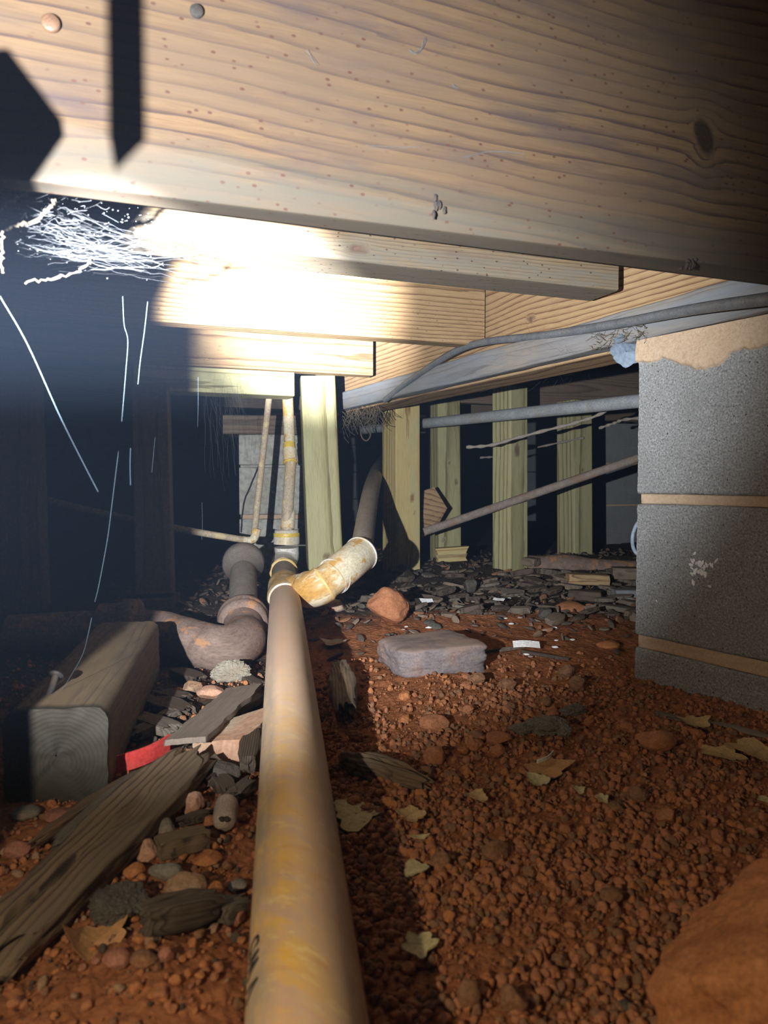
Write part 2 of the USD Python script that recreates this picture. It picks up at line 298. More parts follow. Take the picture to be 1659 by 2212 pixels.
W_chip = wood('dark_chip_wood', (0.095, 0.070, 0.052), (0.075, 0.055, 0.042), (0.038, 0.029, 0.024), (0.11, 0.08, 0.055), 0.5, bump=0.8)
W_chipg = wood('grey_chip_wood', (0.165, 0.138, 0.11), (0.135, 0.11, 0.088), (0.07, 0.056, 0.045), (0.12, 0.095, 0.07), 0.5, bump=0.8)
W_slat = wood('grey_slat_wood', (0.225, 0.182, 0.15), (0.21, 0.168, 0.138), (0.165, 0.13, 0.108), (0.165, 0.13, 0.10), 0.4, contrast=0.25)
M_clay = speckled('red_clay_lump', (0.325, 0.130, 0.064), (0.46, 0.20, 0.100), (0.401, 0.165, 0.073), 60, bump=0.6, dist=0.002)
M_clay2 = speckled('brown_clay_lump', (0.19, 0.098, 0.052), (0.29, 0.15, 0.082), (0.26, 0.12, 0.058), 60, bump=0.6)
M_clayo = speckled('orange_clay_lump', (0.36, 0.135, 0.05), (0.50, 0.21, 0.085), (0.42, 0.17, 0.07), 45, bump=0.6)
M_brick = speckled('red_stone', (0.30, 0.12, 0.075), (0.42, 0.19, 0.13), (0.35, 0.17, 0.12), 70, bump=0.5)
M_pink = speckled('pink_stone', (0.42, 0.235, 0.165), (0.55, 0.33, 0.24), (0.50, 0.27, 0.17), 60, bump=0.5)
M_rockd = speckled('dark_rock', (0.055, 0.05, 0.043), (0.125, 0.11, 0.092), (0.10, 0.085, 0.07), 70, bump=0.8, dist=0.003)
M_rockg = speckled('grey_rock', (0.16, 0.145, 0.125), (0.26, 0.235, 0.205), (0.20, 0.15, 0.11), 60, bump=0.6)
M_rockt = speckled('tan_rock', (0.28, 0.17, 0.10), (0.40, 0.25, 0.155), (0.30, 0.22, 0.15), 60, bump=0.6)
M_pale = speckled('pale_rubble', (0.27, 0.235, 0.185), (0.38, 0.34, 0.275), (0.29, 0.23, 0.16), 120, bump=1.0, dist=0.003)
M_slab = speckled('pale_slab_stone', (0.40, 0.33, 0.24), (0.55, 0.47, 0.36), (0.48, 0.26, 0.17), 28, bump=0.5, patch=(0.45, 0.24, 0.15))
M_purple = speckled('purple_grey_brick', (0.16, 0.135, 0.14), (0.24, 0.205, 0.21), (0.27, 0.17, 0.13), 50, dust=(0.32, 0.235, 0.19), bump=0.4)
M_white = speckled('white_scrap', (0.72, 0.72, 0.72), (0.86, 0.86, 0.86), (0.78, 0.77, 0.76), 60, bump=0.1)
M_clayp = speckled('pale_clay_piece', (0.33, 0.26, 0.22), (0.43, 0.35, 0.30), (0.40, 0.33, 0.29), 70, bump=0.3)
def block_material():
    g = Graph('concrete_block_grey'); v = g.pl(); n1 = g.noise(v, 330, 3, 0.75); n2 = g.noise(v, 700, 2, 0.6)
    col = g.ramp(n1, [(0.34, (0.13, 0.134, 0.137)), (0.46, (0.25, 0.257, 0.263)), (0.55, (0.30, 0.308, 0.315)), (0.68, (0.46, 0.47, 0.478))])
    col = g.mix(g.rng(g.noise(v, 12, 4, 0.6), 0.45, 0.7, 0, 0.35), col, (0.17, 0.172, 0.17))
    vo = g.n('voronoi_texture', vector=v, scale=150.0); wn = g.n('white_noise_texture', vector='@' + vo + '.position')
    pit = g.math('multiply', g.rng('@' + vo + '.distance', 0.20, 0.10), g.rng('@' + wn + '.value', 0.84, 0.9)); col = g.mix(g.math('multiply', pit, 0.85), col, (0.03, 0.03, 0.032))
    h = g.math('subtract', g.math('add', n1, g.math('multiply', n2, 0.4)), g.math('multiply', pit, 0.8))
    return g.done(col, 0.9, g.bump(h, 0.9, 0.0022), 0.2)
M_block = block_material()
M_mortar = speckled('tan_mortar', (0.50, 0.36, 0.24), (0.66, 0.50, 0.36), (0.60, 0.47, 0.35), 220, bump=0.9, dist=0.002)
M_parge = speckled('stained_plaster', (0.34, 0.34, 0.31), (0.46, 0.45, 0.41), (0.30, 0.27, 0.21), 9, bump=0.3)
M_iron = speckled('rusty_cast_iron', (0.155, 0.105, 0.085), (0.25, 0.18, 0.15), (0.20, 0.135, 0.105), 42, bump=0.5, patch=(0.36, 0.185, 0.095))
M_irong = speckled('grey_cast_iron', (0.17, 0.145, 0.125), (0.24, 0.21, 0.185), (0.21, 0.17, 0.14), 60, bump=0.35)
M_galv = speckled('galvanised_steel', (0.27, 0.29, 0.31), (0.37, 0.39, 0.41), (0.32, 0.30, 0.27), 40, bump=0.2, rough=0.55, spec=0.5)
M_steel = speckled('rusty_steel_pipe', (0.20, 0.16, 0.135), (0.31, 0.26, 0.225), (0.26, 0.17, 0.11), 60, bump=0.5)
M_conduit = speckled('dark_conduit', (0.10, 0.11, 0.125), (0.155, 0.165, 0.18), (0.14, 0.14, 0.14), 40, bump=0.2, rough=0.5)
M_dark = speckled('dark_metal', (0.03, 0.03, 0.03), (0.05, 0.048, 0.045), (0.06, 0.04, 0.03), 60, bump=0.3)
M_nail = speckled('rusty_nail', (0.022, 0.02, 0.02), (0.04, 0.035, 0.033), (0.05, 0.033, 0.025), 160, bump=0.3)
M_copper = speckled('copper_nail_head', (0.095, 0.05, 0.028), (0.13, 0.072, 0.042), (0.075, 0.046, 0.03), 90, bump=0.2, rough=0.5, spec=0.5)
M_leaf = speckled('dry_tan_leaf', (0.44, 0.30, 0.14), (0.56, 0.39, 0.19), (0.50, 0.34, 0.17), 60, bump=0.3)
M_leafp = speckled('pale_dry_leaf', (0.46, 0.39, 0.20), (0.58, 0.50, 0.28), (0.52, 0.43, 0.24), 60, bump=0.3)
M_leafo = speckled('orange_curled_leaf', (0.46, 0.24, 0.10), (0.58, 0.32, 0.15), (0.52, 0.27, 0.12), 60, bump=0.2)
M_lint = speckled('grey_fluff', (0.15, 0.14, 0.12), (0.27, 0.25, 0.21), (0.20, 0.16, 0.12), 90, bump=1.0, dist=0.004)
M_red = speckled('red_plastic', (0.62, 0.055, 0.05), (0.70, 0.085, 0.075), (0.64, 0.10, 0.085), 40, bump=0.08, rough=0.42, spec=0.5)
M_pvc_y = speckled('glue_stained_fitting', (0.62, 0.53, 0.36), (0.74, 0.68, 0.54), (0.60, 0.36, 0.10), 34, bump=0.2, rough=0.5, spec=0.4, patch=(0.55, 0.30, 0.07))
M_pvc_o = speckled('amber_stained_fitting', (0.50, 0.27, 0.07), (0.62, 0.38, 0.13), (0.66, 0.54, 0.34), 36, bump=0.2, rough=0.45, spec=0.45, patch=(0.72, 0.64, 0.48))
M_pvc_w = speckled('white_plastic_fitting', (0.62, 0.60, 0.56), (0.74, 0.72, 0.68), (0.58, 0.44, 0.24), 34, bump=0.15, rough=0.45, spec=0.45)
M_glue = speckled('yellow_glue', (0.66, 0.48, 0.07), (0.74, 0.58, 0.12), (0.62, 0.40, 0.08), 70, bump=0.3, rough=0.4, spec=0.5)
M_glued = speckled('amber_glue', (0.66, 0.42, 0.12), (0.78, 0.58, 0.27), (0.70, 0.50, 0.20), 70, bump=0.3, rough=0.35, spec=0.5)
M_pipe_t = speckled('tan_pipe', (0.40, 0.325, 0.235), (0.50, 0.41, 0.30), (0.44, 0.33, 0.20), 30, bump=0.25, rough=0.6, patch=(0.60, 0.50, 0.28))
M_pipe_g = speckled('brown_grey_pipe', (0.25, 0.205, 0.17), (0.31, 0.26, 0.215), (0.28, 0.225, 0.18), 24, bump=0.1, rough=0.55, spec=0.35)
M_stamp = speckled('stamp_ink', (0.13, 0.13, 0.085), (0.22, 0.21, 0.13), (0.17, 0.17, 0.11), 300, bump=0.0)
M_blue = speckled('bluish_plastic', (0.20, 0.26, 0.34), (0.28, 0.35, 0.44), (0.24, 0.30, 0.38), 20, bump=0.1, rough=0.4)
M_cable = speckled('dusty_cable', (0.24, 0.21, 0.18), (0.34, 0.30, 0.26), (0.28, 0.24, 0.2), 90, bump=0.4)
def web_mat(name, col, tr):
    g = Graph(name); d = g.n('diffuse_bsdf', color=col); t = g.n('translucent_bsdf', color=col); m = g.n('mix_closure', fac=0.4, closure1=f'@{d}.BSDF', closure2=f'@{t}.BSDF')
    return usdkit.material(stage, '/World/Looks/' + name, g.nodes, g.links, surface=m + '.closure')
M_web = web_mat('cobweb_silk', (0.15, 0.16, 0.175), 0.3)
M_webt = web_mat('dusty_cobweb', (0.17, 0.145, 0.11), 0.3)
def pipe_material():
    g = Graph('aged_drain_pipe'); v = g.pl(); v2 = g.pl((0.35, 1, 1)); a = g.n('attribute', attribute='pl')
    rotd = g.n('mapping', mapping_type='point', vector=f'@{a}.vector', rotation=(0, 0, 0.75)); st = '@' + g.n('mapping', mapping_type='point', vector=f'@{rotd}.vector', scale=(0.45, 1.5, 1.0)) + '.vector'
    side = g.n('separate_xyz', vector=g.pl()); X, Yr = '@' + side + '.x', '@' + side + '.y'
    col = g.ramp(g.noise(v2, 26, 4, 0.6), [(0.3, (0.58, 0.365, 0.24)), (0.7, (0.68, 0.49, 0.355))])
    near = g.rng(X, 0.75, 0.22, 0.15, 1.0); left = g.rng(Yr, 0.014, -0.008, 0.25, 1.0)
    col = g.mix(g.math('multiply', g.math('multiply', near, left), g.rng(g.noise(st, 40, 6, 0.72, 0.6), 0.40, 0.58, 0, 1.0)), col, (0.80, 0.48, 0.10))
    col = g.mix(g.math('multiply', near, g.rng(g.noise(st, 27, 5, 0.72, 0.8), 0.52, 0.66, 0, 0.8)), col, (0.66, 0.30, 0.08))
    col = g.mix(g.math('multiply', near, g.rng(g.noise(st, 85, 4, 0.7), 0.56, 0.68, 0, 0.7)), col, (0.88, 0.68, 0.30))
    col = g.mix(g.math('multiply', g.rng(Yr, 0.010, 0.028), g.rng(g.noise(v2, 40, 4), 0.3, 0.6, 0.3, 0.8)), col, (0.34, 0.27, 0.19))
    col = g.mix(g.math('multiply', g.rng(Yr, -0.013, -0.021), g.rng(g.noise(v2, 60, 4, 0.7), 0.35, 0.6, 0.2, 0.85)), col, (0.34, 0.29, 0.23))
    col = g.mix(g.rng(X, 0.5, 1.1, 0, 0.75), col, (0.52, 0.365, 0.285))
    return g.done(col, 0.5, g.bump(g.noise(v, 160, 4, 0.7), 0.2, 0.001), 0.4)
M_pipe = pipe_material()
def dirt_material():
    g = Graph('red_clay_dirt'); v = '@' + g.n('geometry') + '.position'
    n1 = g.noise(v, 55, 6, 0.7); col = g.ramp(n1, [(0.3, (0.266, 0.100, 0.042)), (0.5, (0.378, 0.147, 0.065)), (0.72, (0.496, 0.206, 0.094))])
    col = g.mix(g.rng(g.noise(v, 5, 4, 0.6), 0.5, 0.68, 0, 0.7), col, (0.36, 0.15, 0.065))
    a = '@' + g.n('attribute', attribute='knot') + '.fac'
    hum = g.ramp(g.noise(v, 120, 4, 0.7), [(0.3, (0.045, 0.036, 0.03)), (0.7, (0.115, 0.085, 0.065))])
    col = g.mix(g.rng(g.math('add', a, g.math('multiply', g.math('subtract', g.noise(v, 14, 4), 0.5), 1.2)), 0.3, 0.7), col, hum)
    vo = g.n('voronoi_texture', vector=v, scale=130.0); gr = '@' + vo + '.distance'
    col = g.mix(0.5, col, g.ramp(gr, [(0.1, (1.2, 1.2, 1.2)), (0.5, (0.75, 0.72, 0.7))]), 'multiply')
    h = g.math('add', g.noise(v, 150, 5, 0.75), g.math('multiply', g.math('subtract', 1.0, gr), 0.8))
    return g.done(col, 0.95, g.bump(h, 0.9, 0.004), 0.1)
M_dirt = dirt_material()

def simple_box(lo, hi):
    b = trimesh.creation.box(np.subtract(hi, lo), trimesh.transformations.translation_matrix((np.array(lo) + hi) / 2)); return dict(V=np.array(b.vertices), F=np.array(b.faces))
def haze():
    g = Graph('dusty_air'); v = g.n('principled_volume', color=(0.42, 0.62, 1.0), density=0.02, anisotropy=0.2, absorption_color=(0, 0, 0))
    m = usdkit.material(stage, '/World/Looks/dusty_air', g.nodes, g.links, volume=v + '.volume')
    obj('dusty_air', simple_box((-2.6, -0.6, -0.06), (2.6, 5.5, 0.815)), m, smooth=False, label='faint bluish dust hanging in the torch light of the crawl space', cat='haze', kind='stuff')
# ------------------------------------------------------------------ the dirt floor
UP = np.array([0, 0, 1.0])
U = unit([0.934, 0.358, 0]); N_ = np.array([-U[1], U[0], 0])          # joists run along U, N_ points away
GD = unit([-0.427, 0.904, 0]); GN = np.array([GD[1], -GD[0], 0])       # the girder runs along GD, GN points to its far side
PIPE_A, PIPE_B = np.array([-0.039, 0.36, 0.036]), np.array([-0.199, 1.48, 0.069])
def pipe_at(Y): return PIPE_A + (PIPE_B - PIPE_A) * ((Y - 0.36) / 1.12)
def sstep(x, a, b): t = np.clip((x - a) / (b - a), 0, 1); return t * t * (3 - 2 * t)
MOUNDS = [(-0.12, 0.43, 0.06, 0.05, 0.016), (0.30, 2.45, 0.8, 0.35, 0.02), (0.25, 1.62, 0.2, 0.07, 0.012), (0.9, 2.6, 0.4, 0.3, 0.03), (-0.04, 1.60, 0.10, 0.12, 0.012), (-0.35, 1.25, 0.2, 0.2, -0.012)]
def hgt(x, y):
    x, y = np.asarray(x, float), np.asarray(y, float); p = np.stack([x, y, x * 0], -1)
    h = 0.010 * (fbm(p * 4.5 + 3, 3, 11) - 0.5) * 2 + 0.0042 * (fbm(p * 42, 3, 12) - 0.5) * 2
    d = x - (-0.039 - 0.143 * (y - 0.36)); h -= 0.010 * np.exp(-(d / 0.05) ** 2)
    for mx, my, sx, sy, a in MOUNDS: h += a * np.exp(-((x - mx) / sx) ** 2 - ((y - my) / sy) ** 2)
    return h
def humus(x, y):
    left = 1 - sstep(x - (-0.039 - 0.143 * (y - 0.36)), -0.05, 0.0)
    return np.clip(sstep(y, 1.45, 1.85) + 0.75 * left * sstep(y, 0.62, 0.9) + 0.35 * (1 - left) * (1 - sstep(x, -0.05, 0.06)) * sstep(y, 0.8, 1.3), 0, 1)
def ground():
    t = np.linspace(-1, 1, 521); k = 0.60 * t + 1.9 * np.sign(t) * np.maximum(np.abs(t) - 0.88, 0) / 0.12
    Y = np.geomspace(0.16, 6.3, 560) - 0.06; k = k[::-1]
    X = (Y[:, None] + 0.22) * k[None]; YY = np.repeat(Y[:, None], len(k), 1); Z = hgt(X, YY)
    p = np.stack([X, YY, X * 0], -1); fade = np.clip(1.6 - 0.5 * YY, 0.2, 1)
    Z += fade * (0.0034 * (np.abs(fbm(p * 110, 4, 13) - 0.5) * 3 - 0.6))
    V = np.stack([X, YY, Z], -1).reshape(-1, 3)
    return dict(V=V, F=quads(len(Y), len(k), False)[:, ::-1], knot=humus(V[:, 0], V[:, 1]))
g_ = ground(); n_ = normals(g_['V'], g_['F'])
if n_[:, 2].mean() < 0: g_['F'] = g_['F'][:, ::-1]
obj('floor', g_, M_dirt, label='red clay dirt floor of the crawl space', kind='structure')

# ------------------------------------------------------------------ joists, girder, ceiling, back wall
def s_of(px, Y0): k = (px - CX) / FPX; Y = Y0 / (1 - k * U[1] / U[0]); return k * Y / U[0]
def board(O, ex, ey, ez, mat, name, label, cat, parent=None, **kw):
    return obj(name, place(lumber(**kw), O, ex, ey, ez), mat, parent, True, label, cat)
def front_joist():
    Y0, z0, W, T = 0.62, 0.515, 0.30, 0.038; s0, s1 = -0.62, 0.54; L = s1 - s0; xs = np.linspace(0, L, 330); s = xs + s0
    A = np.interp(s, [-0.26, -0.1, 0.0, 0.12, 0.31], [0.036, 0.024, 0.0175, 0.012, 0.0012]); B = np.minimum(A * 0.42, 0.016)
    secs = []
    for a, b in zip(A, B):
        c = [(W, 0), (a + 0.001, 0), (a, 0.0006), (0.0006, b), (0, b + 0.001), (0, T), (W, T)]; ns = [75, 1, 10, 1, 8, 12, 12]; pts = []
        for k in range(7):
            p, q = np.array(c[k]), np.array(c[(k + 1) % 7])
            pts.append(p + (q - p) * (np.arange(ns[k]) / ns[k])[:, None])
        secs.append(np.concatenate(pts))
    V, F = loft(xs, np.array(secs))
    kx = s_of(1508, Y0) - s0; Yk = Y0 / (1 - (1508 - CX) / FPX * U[1] / U[0]); ky = P(1508, 298, Yk)[2] - z0
    ring, kn = grain(V, L, (0.30, -0.03), 0.0125, [(kx, ky, 0.0185, 0.66, 0.45)], 4, 0.021)
    # tighter rings towards the lower edge, a slight run-out along the board
    d = V * 0; d[:, 2] = -1.0 * (np.abs(V[:, 2]) < 1e-6)
    V = V + d * (0.0005 * (fbm(V * [18, 160, 1], 3, 9)) )[:, None]
    t = thing('front_joist', 'dusty brown joist across the top of the view with one dark oval knot', 'joist', (0, Y0, z0))
    obj('board', place(dict(V=V, F=F, pl=V, ring=ring, knot=kn), np.array([0, Y0, z0]) + U * s0, U, UP, N_), W_front, t)
    for px, py, r, m in ((110, 50, 0.0062, M_copper), (425, 24, 0.005, M_nail)):
        Y = Y0 / (1 - (px - CX) / FPX * U[1] / U[0]); c = P(px, py, Y)
        obj('nail_head', lathe(c + N_ * 0.001, -N_, [(0, r), (0.0018, r), (0.003, r * 0.85), (0.0034, 0.0005)], 24), m, t, label='coppery round nail head' if px == 110 else 'small grey nail head')
front_joist()
def joist(Y0, px_end, z0, W, T, mat, name, label, s0=-1.6, **kw):
    s1 = s_of(px_end, Y0) if px_end else kw.pop('s1'); kw.setdefault('spacing', 0.0055); kw.setdefault('pith', (W * 0.35, -0.05))
    return board(np.array([0, Y0, z0]) + U * s0, U, UP, N_, mat, name, label, 'joist', L=s1 - s0, W=W, T=T, **kw)
K2 = s_of(772, 1.03) + 1.1; K2b = s_of(1215, 1.03) + 1.1
joist(1.03, 1330, 0.598, 0.20, 0.076, W_joist2, 'floor_joist', 'doubled floor joist next behind the front one, ending at the girder with speckled brown face', s0=-1.1, seed=11, step=0.005, dx=0.008, spacing=0.0042, pith=(0.10, -0.05), knots=[(K2, 0.016, 0.006, 2.6), (0.35, 0.09, 0.008, 1.5)], wob=0.008, r=0.004)
joist(1.487, 1045, 0.585, 0.215, 0.045, W_joist, 'floor_joist', 'floor joist carrying the white torch glare, third from the front', s0=-1.5, seed=12, step=0.006, spacing=0.0072, pith=(0.12, -0.04), wob=0.006, r=0.004)
joist(2.02, 806, 0.585, 0.215, 0.045, W_joist, 'floor_joist', 'floor joist resting on the leaning square post', s0=-1.9, seed=13, spacing=0.007, pith=(0.05, -0.06), wob=0.006, r=0.004)
board(np.array([0, 2.03, 0.522]) + U * s_of(292, 2.03), U, UP, N_, W_treated, 'header_board', 'greenish treated header board under the rearmost left joist, butting against the leaning post', 'beam', L=s_of(637, 2.03) - s_of(292, 2.03), W=0.062, T=0.089, seed=14, spacing=0.008, pith=(0.02, -0.07), wob=0.004)
joist(2.62, None, 0.588, 0.21, 0.045, W_brown, 'floor_joist', 'brown floor joist beyond the girder, nearest of the dark ones over the right-hand posts', s0=-1.2, s1=1.9, seed=15)
joist(3.12, None, 0.588, 0.21, 0.045, W_brown, 'floor_joist', 'dark floor joist deep behind the right-hand posts', s0=-1.4, s1=2.2, seed=16)
GO = np.array([0.386, 1.13, 0])
def gp(Y): return GO + GD * ((Y - 1.13) / GD[1])
gt = (0.62 - 1.13) / GD[1]; gl = (2.30 - 0.62) / GD[1]
board(GO + GD * gt + GN * 0.036 + UP * 0.512, GD, UP, GN, W_pale, 'girder', 'pale pine girder running from the block pier back to the left, with a brown knot', 'beam', L=gl, W=0.288, T=0.09, seed=18, spacing=0.011, pith=(0.20, -0.035), step=0.006, dx=0.008, wob=0.02,
      knots=[((1.00 - 0.62) / GD[1] , 0.115, 0.014, 2.4), ((1.42 - 0.62) / GD[1], 0.10, 0.006, 1.5)], r=0.004)
board(GO + GD * gt + UP * 0.514, GD, UP, GN, W_grey, 'ledger_strip', 'blue-grey weathered ledger strip nailed along the foot of the girder', 'ledger', L=gl - 0.01, W=0.052, T=0.0355, seed=19, spacing=0.006, pith=(0.02, -0.03), r=0.005, worn=0.003, dx=0.01)
obj('conduit', sweep(bez([P(1700, 640, 0.80), P(1500, 668, 0.985), P(1330, 700, 1.16), P(1180, 724, 1.34), P(1010, 748, 1.57), P(900, 812, 1.78), P(832, 864, 1.95)], 12), 0.0075, 20), M_conduit, None, True, 'dark thin conduit running along the face of the girder above the ledger', 'conduit')
obj('ceiling', simple_box((-3.75, -0.2, 0.816), (3.75, 6.4, 0.836)), W_brown, smooth=False, label='plank subfloor over the joists', kind='structure')
wb = UsdGeom.Xform.Define(stage, '/World/wall_back').GetPrim(); tag(wb, 'dark concrete block foundation wall far at the back', kind='structure')
for row in range(4):
    for col in range(16):
        x0 = -3.2 + col * 0.40 + (0.2 if row % 2 else 0)
        obj('block', simple_box((x0, 5.6, -0.03 + row * 0.203), (x0 + 0.39, 5.79, 0.163 + row * 0.203)), M_block, wb, smooth=False)
obj('mortar', simple_box((-3.2, 5.61, -0.05), (3.6, 5.78, 0.82)), M_rockd, wb, smooth=False)
# far piers glimpsed between the posts
for (px, Y, w, lab) in ((882, 4.3, 0.21, 'faint block pier far behind, seen just left of the first square post'), (1352, 3.6, 0.36, 'faint block pier far behind, seen right of the last square post')):
    b = P(px, 1100, Y); t = thing('far_pier', lab, 'pier', (b[0], Y, -0.01))
    for r in range(3):
        o = np.array([b[0], Y, -0.01 + r * 0.2]); obj('concrete_block', place(lumber(w, 0.19, 0.19, 0.004, 0.02, 0.02, rough=0.001, seed=30 + r), o - U * w / 2, U, UP, N_), M_block, t)
        if r < 2: obj('mortar_joint', place(lumber(w - 0.006, 0.0112, 0.18, 0.002, 0.02, 0.02, seed=33 + r), o - U * (w / 2 - 0.003) + UP * 0.1895 + N_ * 0.004, U, UP, N_), M_mortar, t)

# ------------------------------------------------------------------ the block pier at the right
WD = unit([0.5126, -0.8587, 0]); WN = np.array([-WD[1], WD[0], 0]); C0 = np.array([0.3865, 1.13, 0])
pier = thing('block_pier', 'grey concrete block pier with tan mortar joints under the girder', 'pier', (*C0[:2], -0.03))
for z0, z1, lab in ((0.281, 0.497, None), (-0.10, 0.046, None), (0.0655, 0.2665, None)):
    cb2_ = obj('concrete_block', place(lumber(0.40, z1 - z0, 0.20, 0.005, 0.0045, 0.0045, rough=0.0016, seed=int(z1 * 1000), worn=0.001), C0 + UP * z0, WD, UP, WN), M_block, pier)
for z0, z1, ins in ((0.266, 0.2815, 0.003), (0.0455, 0.066, 0.0015)):
    obj('mortar_joint', place(lumber(0.392, z1 - z0, 0.19, 0.003, 0.004, 0.004, rough=0.003, worn=0.0015, seed=41), C0 + UP * z0 + WD * 0.004 + WN * ins, WD, UP, WN), M_mortar, pier)
def smear(top, pts, thick, seed):
    a = np.linspace(0, 1, 120); b = np.linspace(0, 1, 18); xs = np.interp(a, [0, 1], [pts[0][0], pts[-1][0]])
    low = np.interp(xs, [p[0] for p in pts], [p[1] for p in pts]) + 0.004 * (fbm(np.stack([xs * 70, xs * 0, xs * 0], 1), 3, seed) - 0.5) * 2
    X, T_ = np.meshgrid(xs, b, indexing='ij'); Z = top + (low[:, None] - top) * T_; e = np.minimum(1, np.minimum(T_ + 0.3, (1 - T_) * 6) * 1.2)
    D = -thick * np.sqrt(np.clip(e, 0, 1)) * (0.6 + 0.8 * fbm(np.stack([X * 40, Z * 40, X * 0], -1), 3, seed + 1)); D[:, -1] = 0.002
    f = np.stack([X, Z, D], -1).reshape(-1, 3); bk = f.copy(); bk[:, 2] = 0.004
    F = quads(120, 18, False); n = len(f)
    return dict(V=np.vstack([f, bk]), F=np.vstack([F, F[:, ::-1] + n]), pl=np.vstack([f, bk]))
def on_pier(px, py):
    k = ray(px, py); k = k / k[1]; t = np.linalg.solve(np.array([[k[0], -WD[0]], [1.0, -WD[1]]]), C0[:2]); return t[1], EYE + k[2] * t[0]
pts = [on_pier(*q) for q in ((1378, 786), (1410, 782), (1438, 776), (1470, 790), (1504, 803), (1551, 796), (1579, 763), (1620, 756), (1659, 748), (1720, 735))]
obj('mortar_cap', place(smear(0.513, pts, 0.006, 5), C0, WD, UP, WN), M_mortar, pier)
obj('mortar_bed', place(lumber(0.396, 0.0165, 0.19, 0.003, 0.006, 0.006, rough=0.002, seed=44), C0 + UP * 0.4965 + WD * 0.002 + WN * 0.002, WD, UP, WN), M_mortar, pier)
def splash(cx, cy, w, h, seed, n=9):
    rg = np.random.default_rng(seed); Ms = []
    for k in range(n):
        s, z = on_pier(cx + rg.normal() * w * 0.3, cy + rg.normal() * h * 0.33); M = rock((rg.uniform(0.3, 1) * w / 1600 * 0.26, rg.uniform(0.5, 1.2) * h / 1600 * 0.24, 0.0016), seed + k, 2, bump=0.4, fr=4)
        M['V'] = M['V'] @ rot(0, 0, rg.uniform(-60, 60)).T; M['V'] = M['V'] + [s, z, -0.0006]; Ms.append(M)
    return place(dict(join(*Ms)), C0, WD, UP, WN)
obj('white_smudge', splash(1512, 1225, 42, 58, 50, 34), M_white, cb2_, label='white powdery smudge')
obj('white_fleck', splash(1419, 1306, 20, 24, 70, 1), M_white, cb2_)
obj('tan_fleck', splash(1552, 1358, 36, 36, 72, 2), M_mortar, cb2_)
obj('round_rim', sweep(bez([P(1392, 1122, 1.36), P(1376, 1132, 1.36), P(1366.5, 1160, 1.36), P(1370, 1188, 1.36), P(1390, 1205, 1.34), P(1420, 1212, 1.24), P(1440, 1212, 1.185)], 10), 0.0035, 14), M_blue, None, True, 'bluish curved plastic rim peeking out behind the left edge of the block pier', 'rim')

# ------------------------------------------------------------------ square posts
def post(name, label, top, foot, size, angle, mat, seed, parent=None, **kw):
    """A square post from foot to top (centres), turned by angle about its length."""
    top, foot = np.array(top, float), np.array(foot, float); ex = unit(top - foot); a = unit(np.cross(ex, [math.sin(angle), math.cos(angle), 0])); b = np.cross(ex, a); W, T = size
    kw.setdefault('spacing', 0.008); kw.setdefault('pith', (W * 0.5, -0.02))
    return obj(name, place(lumber(np.linalg.norm(top - foot), W, T, 0.004, 0.01, 0.0055, seed=seed, **kw), foot - a * W / 2 - b * T / 2, ex, a, b), mat, parent, True, label, None if parent else 'post')
def col(px, Y): return (px - CX) / FPX * Y
A30 = math.radians(30)
def foot(px, Y, up=0.0): return (col(px, Y), Y, float(hgt(col(px, Y), Y)) - 0.012 + up)
pt = P(683, 816, 2.055); pf = P(703, 1275, 2.02)
post('wooden_post', 'leaning greenish square post standing behind the pipe branch', (pt[0], 2.075, 0.584), (pf[0], 2.03, float(hgt(pf[0], 2.03)) - 0.01), (0.094, 0.089), -0.17, W_treated, 61, spacing=0.012, pith=(0.07, -0.02), knots=[(0.10, 0.045, 0.009, 1.2)], wob=0.004)
post('wooden_post', 'square post with one yellow and one greenish side, nearest right of the pipe branch', (col(866, 2.36), 2.38, 0.60), foot(867, 2.36), (0.089, 0.089), -A30, W_yellow, 62, spacing=0.013, pith=(0.045, -0.01), knots=[(0.24, 0.03, 0.006, 1.4), (0.19, 0.022, 0.003, 1.5)], wob=0.012)
sp_ = thing('wooden_post', 'stamped greenish square post behind the wedge-cut offcut', 'post', (col(961, 2.72), 2.72, 0))
post('post_body', None, (col(959, 2.72), 2.74, 0.60), foot(962, 2.70), (0.089, 0.089), math.radians(-21), W_treated, 63, sp_, spacing=0.016, pith=(0.03, -0.015), knots=[(0.36, 0.045, 0.006, 1.2), (0.29, 0.02, 0.007, 1.8), (0.08, 0.07, 0.004, 1.5)], wob=0.012)
post('wooden_post', 'square post with a large brown knot high on its face, third from the pipe branch', (col(1102, 2.36), 2.38, 0.60), foot(1103, 2.36), (0.080, 0.080), math.radians(-38), W_treated, 64, spacing=0.015, pith=(0.05, -0.012), knots=[(0.385, 0.05, 0.013, 1.8)], wob=0.014)
post('wooden_post', 'square post farthest right, nearest to the block pier', (col(1241, 2.79), 2.81, 0.60), foot(1243, 2.79), (0.093, 0.093), math.radians(-30), W_treated, 65, spacing=0.014, pith=(0.02, -0.02), knots=[(0.33, 0.05, 0.006, 1.3)], wob=0.01)
post('wooden_post', 'dark square post in shadow left of the cast iron hub', (col(322, 1.80), 1.83, 0.52), (col(328, 1.72), 1.74, 0.033), (0.084, 0.084), -0.2, W_brown, 66)
board(np.array([col(334, 1.72) - 0.055, 1.69, -0.006]), np.array([1.0, 0.1, 0]) / 1.005, np.array([-0.1, 1.0, 0]) / 1.005, UP, W_brown, 'footing_block', 'flat wood block under the dark left post', 'block', L=0.10, W=0.10, T=0.037, seed=67)
post('wooden_post', 'dark wide post at the left edge of the view', (col(20, 1.72), 1.72, 0.585), (col(28, 1.72), 1.72, float(hgt(col(28, 1.72), 1.72)) - 0.01), (0.14, 0.089), -0.25, W_brown, 68)
